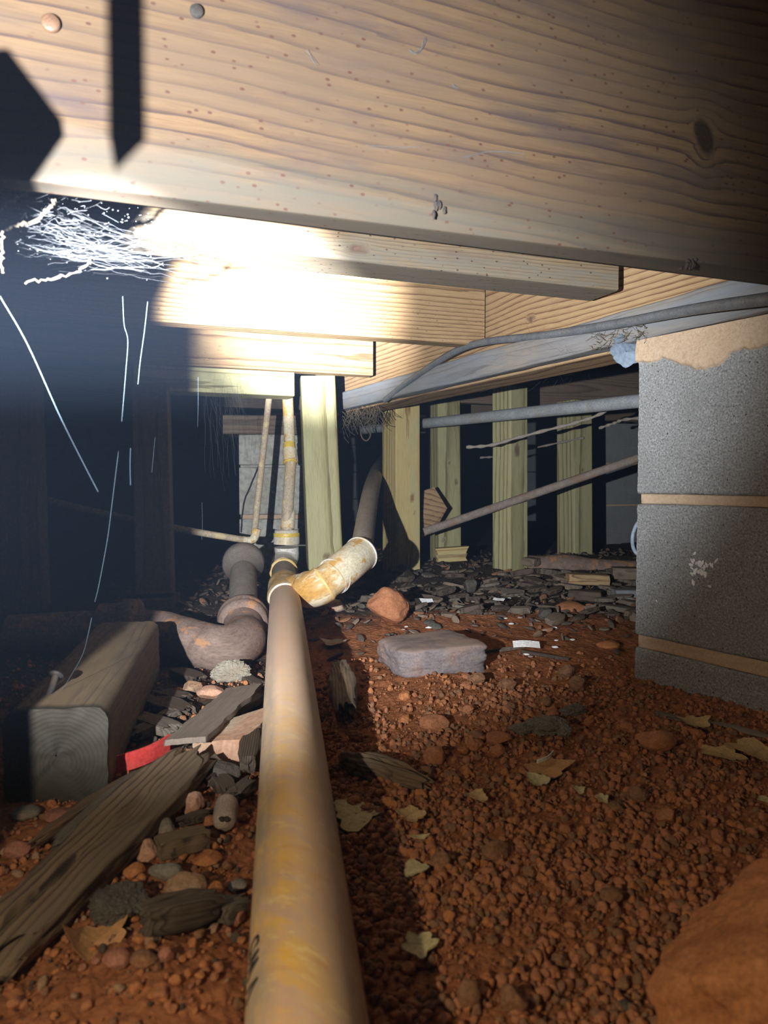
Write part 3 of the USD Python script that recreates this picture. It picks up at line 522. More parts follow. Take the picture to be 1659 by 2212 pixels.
# offcuts by the posts
def poly_prism(pts2, O, ex, ey, ez, depth, bevel=0.0015):
    p = np.array(pts2, float); n = len(p); out = []
    dens = np.concatenate([p[k] + (p[(k + 1) % n] - p[k]) * (np.arange(6) / 6)[:, None] for k in range(n)])
    c = dens.mean(0); inn = c + (dens - c) * (1 - bevel / np.linalg.norm(dens - c, axis=1).mean() * 1.4)
    xs = [0, bevel, depth * 0.5, depth - bevel, depth]; V, F = loft(xs, np.array([inn, dens, dens, dens, inn]), 8)
    return place(dict(V=V, F=F, pl=V, ring=V[:, 1] / 0.006 + V[:, 0] * 20, knot=np.zeros(len(V))), O, ez, ex, ey)
hp = np.array([P(910, 1113, 2.46), P(966, 1098, 2.47), P(913, 1061, 2.50), P(938, 1052, 2.51), P(911, 1161, 2.50), P(938, 1149, 2.51), P(912, 1062, 2.60), P(938, 1053, 2.60), P(966, 1098, 2.58), P(938, 1148, 2.60), P(912, 1160, 2.60)])
hm = trimesh.convex.convex_hull(hp)
for _ in range(4): hm = hm.subdivide()
hv = np.array(hm.vertices); hl = hv - hv.mean(0)
obj('wedge_offcut', dict(V=hv, F=np.array(hm.faces), pl=hl[:, [0, 2, 1]], ring=(hl[:, 2] * 0.9 + hl[:, 0] * 0.25 + 0.01 * fbm(hl * 20, 2, 3)) / 0.016, knot=np.zeros(len(hv))), W_pale, None, False, 'pointed brown wood offcut fixed between the first two right-hand posts', 'wood block')
oc = G(990, 1240, 0.0)
obj('wood_offcut', place(lumber(0.105, 0.05, 0.035, 0.003, 0.01, 0.006, seed=71, ends=0.004), np.array([oc[0] - 0.06, 2.52, float(hgt(oc[0], 2.52)) - 0.004]), unit([1, 0.1, 0.06]), UP, unit([-0.1, 1, 0])), W_yellow, None, True, 'short treated offcut lying at the foot of the stamped post', 'wood block')
# grade stamp on the second post
def stamp():
    Ms = []
    for k, tx in enumerate(('0.:15000 U', '204  x  204')):
        m = text_mesh(tx, 0.0085 if k == 0 else 0.0075, 0.0003, True); V = np.array(m.vertices); V[:, 0] *= 0.046 / V[:, 0].max(); Ms.append(dict(V=V + [0.0, 0.003 - k * 0.0125, 0], F=np.array(m.faces)))
    for (x0, y0, w_, h_) in ((-0.013, 0.0100, 0.010, 0.0016), (-0.013, 0.0005, 0.010, 0.0016), (-0.013, 0.0005, 0.0016, 0.011), (-0.0046, 0.0005, 0.0016, 0.011), (-0.0098, 0.0035, 0.0036, 0.004), (-0.013, -0.0020, 0.010, 0.0016), (-0.013, -0.0125, 0.010, 0.0016), (-0.013, -0.0125, 0.0016, 0.012), (-0.0046, -0.0125, 0.0016, 0.012), (-0.0098, -0.009, 0.0036, 0.004), (0.0495, -0.0125, 0.0018, 0.026), (0.0495, -0.0125, 0.006, 0.0012), (0.0495, 0.012, 0.006, 0.0012)):
        c = trimesh.creation.box((w_, h_, 0.0003)); Ms.append(dict(V=np.array(c.vertices) + [x0 + w_ / 2, y0 + h_ / 2, 0.00015], F=np.array(c.faces)))
    return join(*Ms)
_f = np.array([math.sin(math.radians(-21)), math.cos(math.radians(-21)), 0]); _a = np.cross(UP, _f); _b = np.cross(UP, _a)
obj('grade_stamp', place(stamp(), np.array([col(961, 2.713), 2.713, 0.107]) + _b * 0.0452 + _a * 0.021, -_a, UP, _b), M_stamp, sp_, False, label='faint dark printed grade stamp')

# ------------------------------------------------------------------ plastic drain: main run, wye, branch and risers glued into one thing
drain = thing('drain_pipe', 'long tan and amber plastic drain pipe with yellow-stained fittings running back over the dirt', 'drain pipe', (PIPE_A[0], PIPE_A[1], 0.0))
pd = unit(PIPE_B - PIPE_A)
mp_ = obj('main_pipe', sweep([pipe_at(y) for y in np.linspace(0.14, 1.47, 60)], 0.030, 72), M_pipe, drain, label='long rust-stained tan main run')
def print_marks():
    Ms = []
    for k, ch in enumerate(('D', 'W', 'V')):
        m = text_mesh(ch, 0.011, 0.0003, True); V = np.array(m.vertices); a = math.radians(152)      # letters round the upper left of the pipe
        s = 0.330 + 0.016 * (2 - k); ang = a + (V[:, 1] - 0.005) / 0.030; r = 0.0301 + V[:, 2]
        x = unit(np.cross(pd, UP)); z = np.cross(x, pd); c = pipe_at(0.36 - 0.005 + (s - 0.33)) 
        Ms.append(dict(V=c + pd * (V[:, :1]) + np.outer(np.cos(ang) * r, x) + np.outer(np.sin(ang) * r, z), F=np.array(m.faces)))
    return join(*Ms)
obj('printed_letters', print_marks(), M_dark, mp_, False)
W0 = pipe_at(1.45); We = pipe_at(1.64)
wy_ = obj('wye_fitting', lathe(W0, pd, [(0, 0.0305), (0.002, 0.0355), (0.045, 0.0360), (0.046, 0.0325), (0.12, 0.0325), (0.121, 0.0355), (0.16, 0.0355), (0.162, 0.030)]), M_pvc_o, drain)
obj('glue_ring', lathe(W0 - pd * 0.006, pd, [(0, 0.0300), (0.001, 0.0335), (0.006, 0.0345), (0.0075, 0.030)]), M_pvc_w, wy_, label='whitish glue ring')
B0 = pipe_at(1.515); B1 = P(690, 1267, 1.43); B2 = P(742, 1228, 1.46); B3 = P(779, 1197, 1.52)
bd1, bd2 = unit(B1 - B0), unit(B3 - B2)
bpath = bez([B0, B0 + (B1 - B0) * 0.5, B1, B2, B3], 14)
n_ = len(bpath); arc = np.linspace(0, 1, n_)
be_ = obj('branch_elbow', sweep(bpath[:int(n_ * 0.66)], np.where((arc[:int(n_ * 0.66)] > 0.34) & (arc[:int(n_ * 0.66)] < 0.56), 0.0365, 0.0335), 44), M_pvc_o, drain, label='amber-stained branch elbow')
obj('glue_ring', sweep(bpath[int(n_ * 0.53):int(n_ * 0.57)], 0.0372, 44), M_glued, be_)
bc_ = obj('branch_coupling', sweep(bpath[int(n_ * 0.64):], [0.0355] * (n_ - int(n_ * 0.64)), 44), M_pvc_y, drain, label='white and yellow coupling')
q_ = bpath[int(n_ * 0.64):]; obj('coupling_rim', lathe(q_[0] - bd2 * 0.001, bd2, [(0, 0.034), (0.001, 0.0375), (0.006, 0.0375), (0.007, 0.035)]), M_pvc_w, bc_)
obj('coupling_rim', lathe(B3 - bd2 * 0.001, bd2, [(0, 0.034), (0.001, 0.0375), (0.006, 0.0375), (0.007, 0.026)]), M_pvc_w, bc_)
obj('branch_pipe', sweep(bez([B3 - bd2 * 0.01, P(783, 1172, 1.58), P(793, 1108, 1.82), P(804, 1050, 2.15), P(817, 1012, 2.75), P(829, 992, 3.7)], 12), 0.0235, 40), M_pipe_g, drain, label='brown-grey branch pipe climbing away behind the first post')
R0 = pipe_at(1.63)
rp_ = obj('rear_pipe', sweep([pipe_at(y) for y in np.linspace(1.63, 1.90, 10)], 0.0292, 44), M_pipe_g, drain, label='dusty brown rear run')
e0 = pipe_at(1.84); e2 = P(619, 1192, 1.93); 
obj('glue_ring', lathe(pipe_at(1.80), pd, [(0, 0.029), (0.001, 0.0345), (0.007, 0.0345), (0.008, 0.029)]), M_glued, rp_)
obj('riser_elbow', sweep(bez([e0, pipe_at(1.90) + UP * 0.006, e2 - UP * 0.012, e2 + UP * 0.012], 12), 0.0315, 44), M_pvc_w, drain, label='white riser elbow')
rt = P(619, 1165, 1.93)
bu_ = obj('bushing', lathe(rt - UP * 0.012, UP, [(0, 0.0335), (0.022, 0.0335), (0.0225, 0.031), (0.024, 0.0312), (0.036, 0.0312), (0.037, 0.018)]), M_pvc_w, drain)
obj('glue_ring', lathe(rt + UP * 0.0065, UP, [(0, 0.031), (0.001, 0.0338), (0.010, 0.0338), (0.011, 0.031)]), M_glue, bu_, label='thick yellow glue ring')
r1, r2, r3, r4 = P(620, 1160, 1.93), P(622, 1095, 1.945), P(628, 1000, 1.985), P(620, 868, 2.062)
rd = unit(r3 - r2)
obj('riser_pipe', sweep(bez([r1, r2, r3], 8), 0.0148, 32), M_pipe_t, drain, label='tan riser pipe')
rc_ = obj('riser_coupling', lathe(P(621, 1142, 1.934), rd, [(0, 0.0145), (0.001, 0.0182), (0.038, 0.0182), (0.050, 0.0158), (0.051, 0.0145)]), M_pvc_y, drain)
rk_ = obj('riser_coupling', lathe(P(627, 1000, 1.985), unit(r4 - r3), [(0, 0.0150), (0.001, 0.0180), (0.040, 0.0180), (0.041, 0.015)]), M_pvc_y, drain)
obj('glue_ring', lathe(P(627, 1001, 1.985), unit(r4 - r3), [(0, 0.015), (0.001, 0.0192), (0.005, 0.0192), (0.006, 0.015)]), M_glue, rk_)
obj('glue_ring', lathe(P(619, 1163, 1.93) + UP * 0.002, UP, [(0, 0.0150), (0.0005, 0.0175), (0.014, 0.0175), (0.015, 0.015)]), M_glue, rc_)
ur_ = obj('upper_riser', sweep(bez([r3, (r3 + r4) / 2 + [0.0008, 0, 0], r4 + UP * 0.06], 8), 0.0150, 32), M_pvc_y, drain, label='upper riser blotched white and yellow')
obj('glue_ring', lathe(P(625, 970, 2.0), unit(r4 - r3), [(0, 0.015), (0.0005, 0.0162), (0.016, 0.0162), (0.017, 0.015)]), M_glue, ur_)
# thin water pipe: riser, elbow and the run going off to the left
sup = thing('supply_pipe', 'thin tan water pipe rising beside the drain riser and running off to the left', 'water pipe', (*P(548, 1160, 1.97)[:2], 0))
s0_, s1_ = P(548, 1163, 1.97), P(581, 860, 2.045)
obj('riser', sweep(np.linspace(s0_, s1_ + (s1_ - s0_) * 0.12, 12), 0.0088, 24), M_pipe_t, sup)
se_ = obj('elbow', sweep(bez([P(556, 1142, 1.97), P(549, 1162, 1.97), P(540, 1168, 1.97), P(522, 1167, 1.96)], 8), 0.0112, 24), M_pvc_y, sup)
obj('run', sweep(bez([P(538, 1168, 1.97), P(440, 1152, 1.9), P(365, 1138, 1.89), P(200, 1104, 1.90), P(60, 1070, 1.91)], 10), 0.0088, 24), M_pipe_t, sup)
obj('glue_ring', lathe(P(552, 1152, 1.97), unit(s1_ - s0_), [(0, 0.0095), (0.001, 0.0118), (0.006, 0.0118), (0.007, 0.009)], 24), M_glue, se_)

# ------------------------------------------------------------------ cast iron drain at the left
iron = thing('cast_iron_drain', 'rusty cast iron drain with bell hubs and a bend, lying left of the plastic pipe', 'drain pipe', (*G(470, 1440)[:2], 0))
h1, h2 = P(525, 1345, 1.36), P(526, 1222, 1.66); hd = unit(h2 - h1)
obj('bell_hub', lathe(h1 - hd * 0.012, hd, [(0, 0.034), (0.002, 0.044), (0.014, 0.047), (0.020, 0.0435), (0.024, 0.0475), (0.034, 0.0475), (0.038, 0.043), (0.050, 0.041), (0.052, 0.028)], 48), M_iron, iron, label='near rusty bell hub')
obj('riser', sweep(np.linspace(h1, h2, 12), 0.0285, 40), M_irong, iron, label='grey pipe between the hubs')
obj('bell_hub', lathe(h2 - hd * 0.045, hd, [(0, 0.0285), (0.02, 0.033), (0.045, 0.0440), (0.052, 0.047), (0.070, 0.0475), (0.072, 0.043), (0.076, 0.040), (0.0765, 0.002)], 48), M_irong, iron, label='far grey bell hub')
ep = bez([h1 + hd * 0.004, h1 - hd * 0.03 + [0.004, -0.012, -0.006], P(524, 1385, 1.275), P(485, 1402, 1.235), P(430, 1392, 1.25), P(385, 1375, 1.30), P(345, 1362, 1.33), P(250, 1360, 1.33), P(110, 1366, 1.31), P(20, 1372, 1.30)], 12)
n_ = len(ep); k_ = int(n_ * 0.60)
er = np.interp(np.linspace(0, 1, n_), [0, 0.1, 0.3, 0.5, 0.6, 1], [0.037, 0.037, 0.040, 0.039, 0.036, 0.035])
obj('bend', sweep(ep[:k_], er[:k_] * (1 + 0.03 * (fbm(ep[:k_] * 40, 2, 3) - 0.5)), 48), M_iron, iron, label='rusty U-shaped bend with orange patch')
obj('side_run', sweep(ep[k_ - 2:], er[k_ - 2:], 40), M_iron, iron)
cl = P(262, 1350, 1.33)
ch_ = obj('cleanout_hub', sweep([P(215, 1352, 1.325), P(216, 1352, 1.325), P(268, 1351, 1.33), P(269, 1350, 1.33), P(298, 1350, 1.33), P(299, 1350, 1.33)], [0.036, 0.040, 0.041, 0.047, 0.047, 0.036], 40), M_iron, iron)
obj('bolt', at(rock((0.012, 0.012, 0.012), 5, 2, bump=0.05), P(336, 1373, 1.27)), M_pvc_y, iron)

# ------------------------------------------------------------------ steel pipes and cables at the right
obj('steel_pipe', sweep(np.linspace(P(760, 931, 2.87), P(1420, 862, 1.70), 14), 0.0165, 28), M_galv, None, True, 'level galvanised steel pipe passing in front of the square posts near their tops', 'pipe')
obj('steel_pipe', sweep(np.linspace(P(916, 1149, 2.327), P(1420, 975, 2.262), 14), 0.0128, 28), M_steel, None, True, 'slanting rusty steel pipe crossing the square posts low down', 'pipe')
for k, (pts_, r, lab) in enumerate((
    (((1008, 966, 2.15), (1060, 962, 2.12), (1120, 945, 2.1), (1210, 922, 2.08), (1270, 905, 2.05), (1330, 880, 2.0), (1400, 862, 1.95)), 0.0045, 'twisted dusty cable sloping across the third and fourth square posts'),
    (((1037, 989, 2.72), (1070, 986, 2.73), (1110, 976, 2.735), (1180, 962, 2.74), (1260, 946, 2.745)), 0.0035, 'thin short cable end hanging beside the third post'),
    (((1295, 925, 2.2), (1325, 915, 2.15), (1350, 906, 2.1), (1410, 902, 2.0)), 0.0040, 'thin cable close to the block pier under the steel pipe'))):
    c = bez([P(*q) for q in pts_], 10); c += 0.003 * (fbm(c * 35, 2, k)[:, None] - 0.5) * [0.5, 0.2, 1]
    obj('cable', sweep(c, r * (1 + 0.3 * np.sin(np.arange(len(c)) * 1.3)), 12), M_cable, None, True, lab, 'cable')
obj('old_pipe', sweep(np.linspace(G(1140, 1222, 0.03) + [0, 0.02, 0], P(1440, 1234, 2.36), 10), np.array([.032, .032, .040, .040, .032, .03, .03, .03, .03, .03]), 28), M_iron, None, True, 'rusty brown old pipe with a bell end lying on the rubble behind the fourth post', 'pipe')
# parged pier behind the risers
bp = thing('rear_pier', 'pale plastered block pier with a crack behind the two risers', 'pier', (col(575, 2.4), 2.4, 0))
bo = np.array([col(517, 2.36), 2.36, 0.0]); bx = unit([1, 0.08, 0]); by = np.array([-bx[1], bx[0], 0])
for z0, z1 in ((-0.03, 0.180), (0.352, 0.45), (0.194, 0.345)):
    rb_ = obj('concrete_block', place(lumber(0.215, z1 - z0, 0.2, 0.006, 0.006, 0.006, rough=0.002, worn=0.003, seed=int(90 + z1 * 100)), bo + UP * z0, bx, UP, by), M_parge, bp)
obj('mortar_joint', place(lumber(0.205, 0.0145, 0.19, 0.003, 0.006, 0.006, rough=0.003, seed=97), bo + UP * 0.1797 + bx * 0.004 + by * 0.002, bx, UP, by), M_mortar, bp)
obj('mortar_joint', place(lumber(0.205, 0.0075, 0.19, 0.003, 0.006, 0.006, rough=0.003, seed=98), bo + UP * 0.3447 + bx * 0.004 + by * 0.002, bx, UP, by), M_parge, bp)
obj('wood_shim', place(lumber(0.30, 0.06, 0.2, 0.004, 0.01, 0.008, seed=99), bo + UP * 0.451 - bx * 0.05, bx, UP, by), W_brown, bp)
ck = bez([P(566, 960, 2.352), P(560, 1000, 2.352), P(545, 1040, 2.352), P(530, 1075, 2.352), P(523, 1110, 2.352), P(521, 1150, 2.352)], 8); ck[:, 0] += 0.004 * (fbm(ck * 60, 3, 8) - 0.5)
obj('crack', sweep(ck, 0.0022, 6), M_dark, rb_, label='dark crack')

# ------------------------------------------------------------------ big pieces on the dirt
td = unit([-0.075, 0.395, 0]); tn = np.array([td[1], -td[0], 0])
tb = thing('square_timber', 'short dusty square timber with rounded edges and a nail standing on it', 'timber', (-0.33, 0.85, -0.002))
obj('timber_body', place(lumber(0.43, 0.09, 0.092, 0.013, 0.008, 0.005, seed=110, pith=(0.036, 0.05), spacing=0.0042, wob=0.007, worn=0.002, rough=0.0007, ends=0.002), np.array([-0.349, 0.668, 0.001]), td, UP, tn), W_timber, tb)
nb, nt = P(97, 1518, 0.715), P(121, 1458, 0.735)
nl = thing('nail', 'bent dark nail sticking up from the square timber', 'nail', nb - UP * 0.003)
obj('shank', sweep([nb - UP * 0.012, nb, nb + (nt - nb) * 0.5 + [0.001, 0, 0], nt], 0.0034, 12), M_nail, nl)
obj('head', lathe(nt - unit(nt - nb) * 0.0015, unit(nt - nb), [(0, 0.003), (0.0005, 0.0075), (0.003, 0.0075), (0.0034, 0.001)], 20), M_nail, nl)

def lay(M, px, py, lift=0.0, rz=0.0, rx=0.0, ry=0.0, z=None):
    """Put a local mesh on the dirt so that its middle is seen at a pixel of the photograph."""
    V = M['V'] @ rot(rx, ry, rz).T; lo, hi = V[:, 2].min(), V[:, 2].max()
    zz = 0.0
    for _ in range(3):
        g = G(px, py, zz + (hi - lo) * 0.45); zz = (float(hgt(g[0], g[1])) if z is None else z) + lift
    M = dict(M); M.setdefault('pl', M['V'] + 0.0); M['V'] = V - [0, 0, lo] + [g[0], g[1], zz]; return M
def wpx(w, py): return w * (EYE / ((py - HOR) / FPX)) / FPX      # a width in pixels, as metres on the dirt at that row
def stone(name, label, cat, mat, x0, y0, x1, y1, seed, blocky=0, tall=0.7, deep=0.85, rz=0, planes=9, sub=4, sink=0.12, group=None, bump=0.10, jag=0.0, rx=0, ry=0):
    cy = (y0 + y1) / 2; w = wpx(x1 - x0, y1 - (y1 - y0) * 0.25); Y = EYE / ((cy - HOR) / FPX); th = math.atan(EYE / Y); H = (y1 - y0) * Y / FPX * math.cos(th) ** 0
    d = w * deep; h = max(0.25 * w, (H - d * math.sin(th) * 0.75) / math.cos(th)); h = min(h, w * 1.3)
    M = block_rock((w, d, h), seed, sub, blocky, bump, 0.08) if blocky else rock((w, d, h), seed, sub, planes, bump, jag)
    return obj(name, lay(M, (x0 + x1) / 2, cy, -sink * h, rz, rx, ry), mat, None, True, label, cat, group)

stone('clay_rock', 'big round red clay rock beside the white scraps', 'rock', M_clay, 795, 1272, 882, 1352, 201, deep=0.9, sub=5, planes=26, bump=0.10)
stone('brick_fragment', 'long purple-grey brick fragment lying on the red dirt', 'brick', M_purple, 832, 1372, 1024, 1457, 202, deep=0.9, blocky=9, bump=0.07, sub=5, rz=20)
stone('dark_rock', 'large dark lumpy rock on top of the curled leaf', 'rock', M_rockd, 192, 1903, 326, 2012, 203, deep=0.9, sub=5, jag=0.12)
stone('tan_rock', 'round brown-tan stone right of the dark lumpy rock', 'rock', M_rockt, 357, 1882, 448, 1962, 204, sub=5)
stone('tan_rock', 'tan faceted stone beside the rotten plank', 'rock', M_rockg, 331, 1768, 380, 1822, 205)
stone('pink_rock', 'pink rounded stone left of the pale clay piece', 'rock', M_pink, 392, 1710, 440, 1768, 206)
stone('pink_rock', 'pink stone touching the short brown wood block', 'rock', M_pink, 294, 1811, 342, 1870, 207)
stone('pink_rock', 'pale pink stone under the bend of the iron drain', 'rock', M_pink, 424, 1477, 486, 1516, 208)
stone('pale_rubble', 'crumbly pale cob-shaped lump against the iron bend', 'rubble', M_pale, 452, 1424, 543, 1482, 209, deep=0.5, sub=5, bump=0.25, jag=0.10, rz=20)
stone('orange_stone', 'flat orange stone right of the short brown wood block', 'rock', M_clayo, 416, 1836, 478, 1878, 210)
stone('grey_stone', 'grey stone behind the round brown-tan stone', 'rock', M_rockg, 320, 1862, 396, 1908, 211, deep=0.5)
stone('orange_stone', 'orange stone cluster left of the grey stone', 'rock', M_clayo, 266, 1862, 312, 1904, 212)
stone('red_stone', 'red stone in front of the dark lumpy rock', 'rock', M_brick, 221, 2048, 283, 2098, 213)
stone('red_stone', 'brown-red stone right of the front red stone', 'rock', M_clay2, 284, 2050, 341, 2090, 214)
stone('red_stone', 'small red stone below the charred wood stub', 'rock', M_brick, 343, 2044, 375, 2082, 215)
stone('red_stone', 'dull red stone at the left edge beyond the rotten plank', 'rock', M_brick, 10, 1814, 66, 1860, 216)
stone('grey_stone', 'grey stone under the front end of the square timber', 'rock', M_rockg, 24, 1738, 86, 1776, 217)
stone('red_stone', 'flat red stone between square timber and rotten plank', 'rock', M_brick, 93, 1742, 168, 1780, 218)
stone('red_stone', 'red stone touching the drain pipe by the clay mound', 'rock', M_brick, 490, 1958, 530, 2002, 219)
stone('grey_stone', 'small grey stone leaning on the drain pipe', 'rock', M_rockg, 490, 1898, 535, 1932, 220)
stone('orange_stone', 'rounded orange stone below the round brown-tan stone', 'rock', M_clayo, 440, 1905, 484, 1950, 221)
stone('clay_rock', 'angular red clay rock at the foot of the block pier', 'rock', M_clay, 1378, 1573, 1462, 1632, 222, planes=7)
stone('clay_rock', 'pointed red clay rock right of the splintered log', 'rock', M_clay, 914, 1606, 962, 1658, 223)
stone('clay_rock', 'red clay rock behind the pointed one', 'rock', M_clay, 905, 1541, 972, 1583, 224, deep=0.7)
stone('clay_rock', 'red clay rock left of the grey fluff', 'rock', M_clay, 1050, 1578, 1108, 1612, 225)
stone('clay_rock', 'small red clay rock in front of the grey fluff', 'rock', M_clay, 1056, 1606, 1092, 1640, 226)
stone('clay_rock', 'flat-topped red clay rock low in the middle', 'rock', M_clay2, 1040, 1812, 1098, 1866, 227)
stone('clay_rock', 'red clay rock alone on the fine crumbs at right', 'rock', M_clay, 1415, 1745, 1462, 1788, 228)
stone('clay_rock', 'tall brown clay lump near the bottom centre', 'rock', M_clay2, 985, 2112, 1038, 2190, 229)
stone('clay_rock', 'wide brown clay lump low at the right of centre', 'rock', M_clay2, 1080, 2125, 1140, 2195, 230)
stone('clay_rock', 'round clay lump on the crumbs right of centre', 'rock', M_clay2, 1295, 1915, 1345, 1955, 231)
stone('clay_rock', 'brown clay lump left of the low centre rock', 'rock', M_clay2, 928, 1838, 972, 1880, 232)
stone('dark_stone', 'dark pebble near the bottom right', 'rock', M_rockd, 1334, 2158, 1374, 2188, 233)
stone('tan_rock', 'pale tan stone under the wye of the drain', 'rock', M_slab, 668, 1291, 748, 1330, 234, deep=0.7)
stone('clay_rock', 'smooth low red clay hump near the block pier', 'rock', M_clay, 1185, 1296, 1265, 1336, 235, deep=1.0, sink=0.45, bump=0.05)
stone('dark_stone', 'dark stone on the smooth clay near the pier', 'rock', M_rockd, 1162, 1314, 1192, 1342, 236)
stone('orange_stone', 'orange stone on the smooth clay left of the pier', 'rock', M_clayo, 1288, 1382, 1340, 1408, 237, sink=0.3)
stone('dark_stone', 'dark broken stone by the middle of the back rubble', 'rock', M_rockd, 1002, 1252, 1030, 1284, 238)
stone('tan_rock', 'small tan stone between slat and iron bend', 'rock', M_rockt, 393, 1470, 436, 1502, 239)
stone('dark_stone', 'dark stone beneath the pale slab', 'rock', M_rockd, 425, 1640, 520, 1702, 240, deep=0.6)
stone('dark_stone', 'dark stone under the end of the rotten plank', 'rock', M_rockd, 404, 1686, 432, 1716, 241)
# the big clay lump at the lower right corner
big = rock((0.21, 0.17, 0.12), 264, 5, 12, 0.16, 0, 3.5)
obj('clay_boulder', lay(big, 1800, 2140, -0.045, 20, 0, -24), M_clayo, None, True, 'large tan clay boulder at the lower right corner', 'boulder')
# wood
def wood_piece(name, label, mat, a, b, w, t, seed, lift=0.0, roll=0.0, ends=0.01, taper=0.25, rough=0.002, bend=0.0, za=0.0, zb=0.0, cat='wood', group=None, groove=0.0):
    """A splintered piece from pixel a to pixel b (its two ends on the dirt, raised by za, zb)."""
    A, B = G(*a, za + t * 0.5), G(*b, zb + t * 0.5); A[2] += float(hgt(A[0], A[1])) + lift; B[2] += float(hgt(B[0], B[1])) + lift
    ex = unit(B - A); ey = unit(np.cross(UP, ex)); ez = np.cross(ex, ey); c, s = math.cos(math.radians(roll)), math.sin(math.radians(roll)); ey, ez = ey * c + ez * s, ez * c - ey * s
    M = chunk(np.linalg.norm(B - A), w, t, seed, taper, ends, bend, rough, groove)
    return obj(name, place(M, (A + B) / 2, ex, ey, ez), mat, None, True, label, cat, group)
wood_piece('rotten_plank', 'long rotten plank from the red strip down to the lower left corner', W_rot, (405, 1655), (-20, 2060), 0.052, 0.020, 301, lift=0.004, roll=-8, ends=0.035, taper=0.15, rough=0.003, za=0.012, groove=0.007)
wood_piece('rotten_splinter', 'thin rotten splinter lying along the left side of the plank', W_rot, (285, 1690), (75, 1842), 0.012, 0.010, 302, lift=0.006, ends=0.015, taper=0.5)
wood_piece('rotten_splinter', 'grey rotten splinter split off the plank at its middle', W_chipg, (300, 1700), (130, 1870), 0.013, 0.011, 303, lift=0.012, ends=0.015, taper=0.4)
wood_piece('charred_stub', 'dark charred wood stub in front of the clay mound', W_chip, (318, 2030), (468, 1965), 0.022, 0.020, 304, lift=0.004, ends=0.003, taper=0.35, groove=0.003)
wood_piece('wood_fragment', 'grey wood fragment between charred stub and drain pipe', W_chipg, (465, 1975), (525, 1945), 0.016, 0.014, 305, ends=0.004)
wood_piece('wood_block', 'short brown wood block among the pink stones', W_rot, (342, 1845), (446, 1815), 0.019, 0.015, 306, lift=0.003, ends=0.002, taper=0.1)
wood_piece('splintered_log', 'splintered mossy log on the dirt right of the drain pipe', W_rot, (752, 1645), (912, 1690), 0.024, 0.022, 307, ends=0.02, taper=0.5, rough=0.003, groove=0.005)
wood_piece('rotten_chunk', 'dark rotten chunk in the shadow beside the drain pipe', W_rot, (735, 1440), (748, 1530), 0.036, 0.028, 308, ends=0.012, taper=0.4, rough=0.003, groove=0.006)
wood_piece('wood_fragment', 'upright dark wood fragment pressed against the pipe by the slab', W_chip, (536, 1672), (548, 1600), 0.022, 0.02, 309, lift=0.01, ends=0.004)
wood_piece('dirty_stick', 'thin dirty stick beside the purple-grey brick', W_chipg, (985, 1424), (1128, 1406), 0.006, 0.006, 310, ends=0.003, bend=0.02)
wood_piece('dirty_stick', 'thin dark root right of the dirty stick', W_chip, (1128, 1420), (1228, 1430), 0.006, 0.006, 311, ends=0.003, bend=-0.02)
wood_piece('bark_strip', 'grey bark strip at the foot of the pier', W_chipg, (1418, 1542), (1482, 1556), 0.010, 0.005, 312, ends=0.003)
wood_piece('bark_strip', 'tan bark strip at the foot of the pier', W_slat, (1482, 1560), (1560, 1566), 0.012, 0.003, 313, ends=0.004)
wood_piece('bark_strip', 'long tan bark strip before the big dry leaf', W_slat, (1560, 1566), (1660, 1592), 0.013, 0.003, 314, ends=0.004)
wood_piece('wood_offcut', 'pale tan wood offcut on the rubble by the pier', W_pale, (1225, 1262), (1312, 1262), 0.05, 0.030, 315, lift=0.01, ends=0.003, taper=0.05, cat='wood block')
wood_piece('wood_offcut', 'brown wood offcut right of the pale one', W_brown, (1322, 1250), (1392, 1252), 0.05, 0.034, 316, lift=0.01, ends=0.003, taper=0.05, cat='wood block')
wood_piece('wood_offcut', 'grey wood offcut against the left edge of the pier', W_grey, (1326, 1284), (1392, 1284), 0.05, 0.026, 317, ends=0.003, taper=0.1, cat='wood block')
wood_piece('wood_offcut', 'dark wood offcut below the pale one', W_chip, (1230, 1286), (1300, 1290), 0.04, 0.026, 318, ends=0.003, taper=0.1, cat='wood block')
wood_piece('wood_strip', 'flat grey wood strip in front of the rubble by the pier', W_chipg, (1288, 1308), (1392, 1322), 0.03, 0.012, 319, ends=0.004)
wood_piece('wood_strip', 'pale curved strip above the flat grey one', W_slat, (1340, 1300), (1395, 1312), 0.02, 0.010, 320, ends=0.004)
wood_piece('rotten_board', 'dark board lying before the last two square posts', W_brown, (1070, 1228), (1160, 1236), 0.05, 0.028, 321, lift=0.01, ends=0.003)
wood_piece('bark_chip', 'dark upright bark chip leaning at the foot of the first post', W_chip, (866, 1243), (890, 1262), 0.022, 0.012, 322, lift=0.012)
BARK = ['long dark bark piece touching the drain pipe above the slat', 'dark bark piece under the left end of the iron bend', 'bark piece in the middle of the litter right of the timber', 'grey bark piece low against the side of the timber', 'dark bark piece below the iron bend, left of the small tan stone', 'dark bark piece beside the red strip', 'grey bark sliver under the left edge of the flat board', 'thin dark sliver just in front of the crumbly pale lump', 'dark bark piece above the pale clay piece', 'grey bark piece right of the pale clay piece by the pipe', 'dark bark strip lying over the brown wood block', 'dark bark piece under the near corner of the slab']
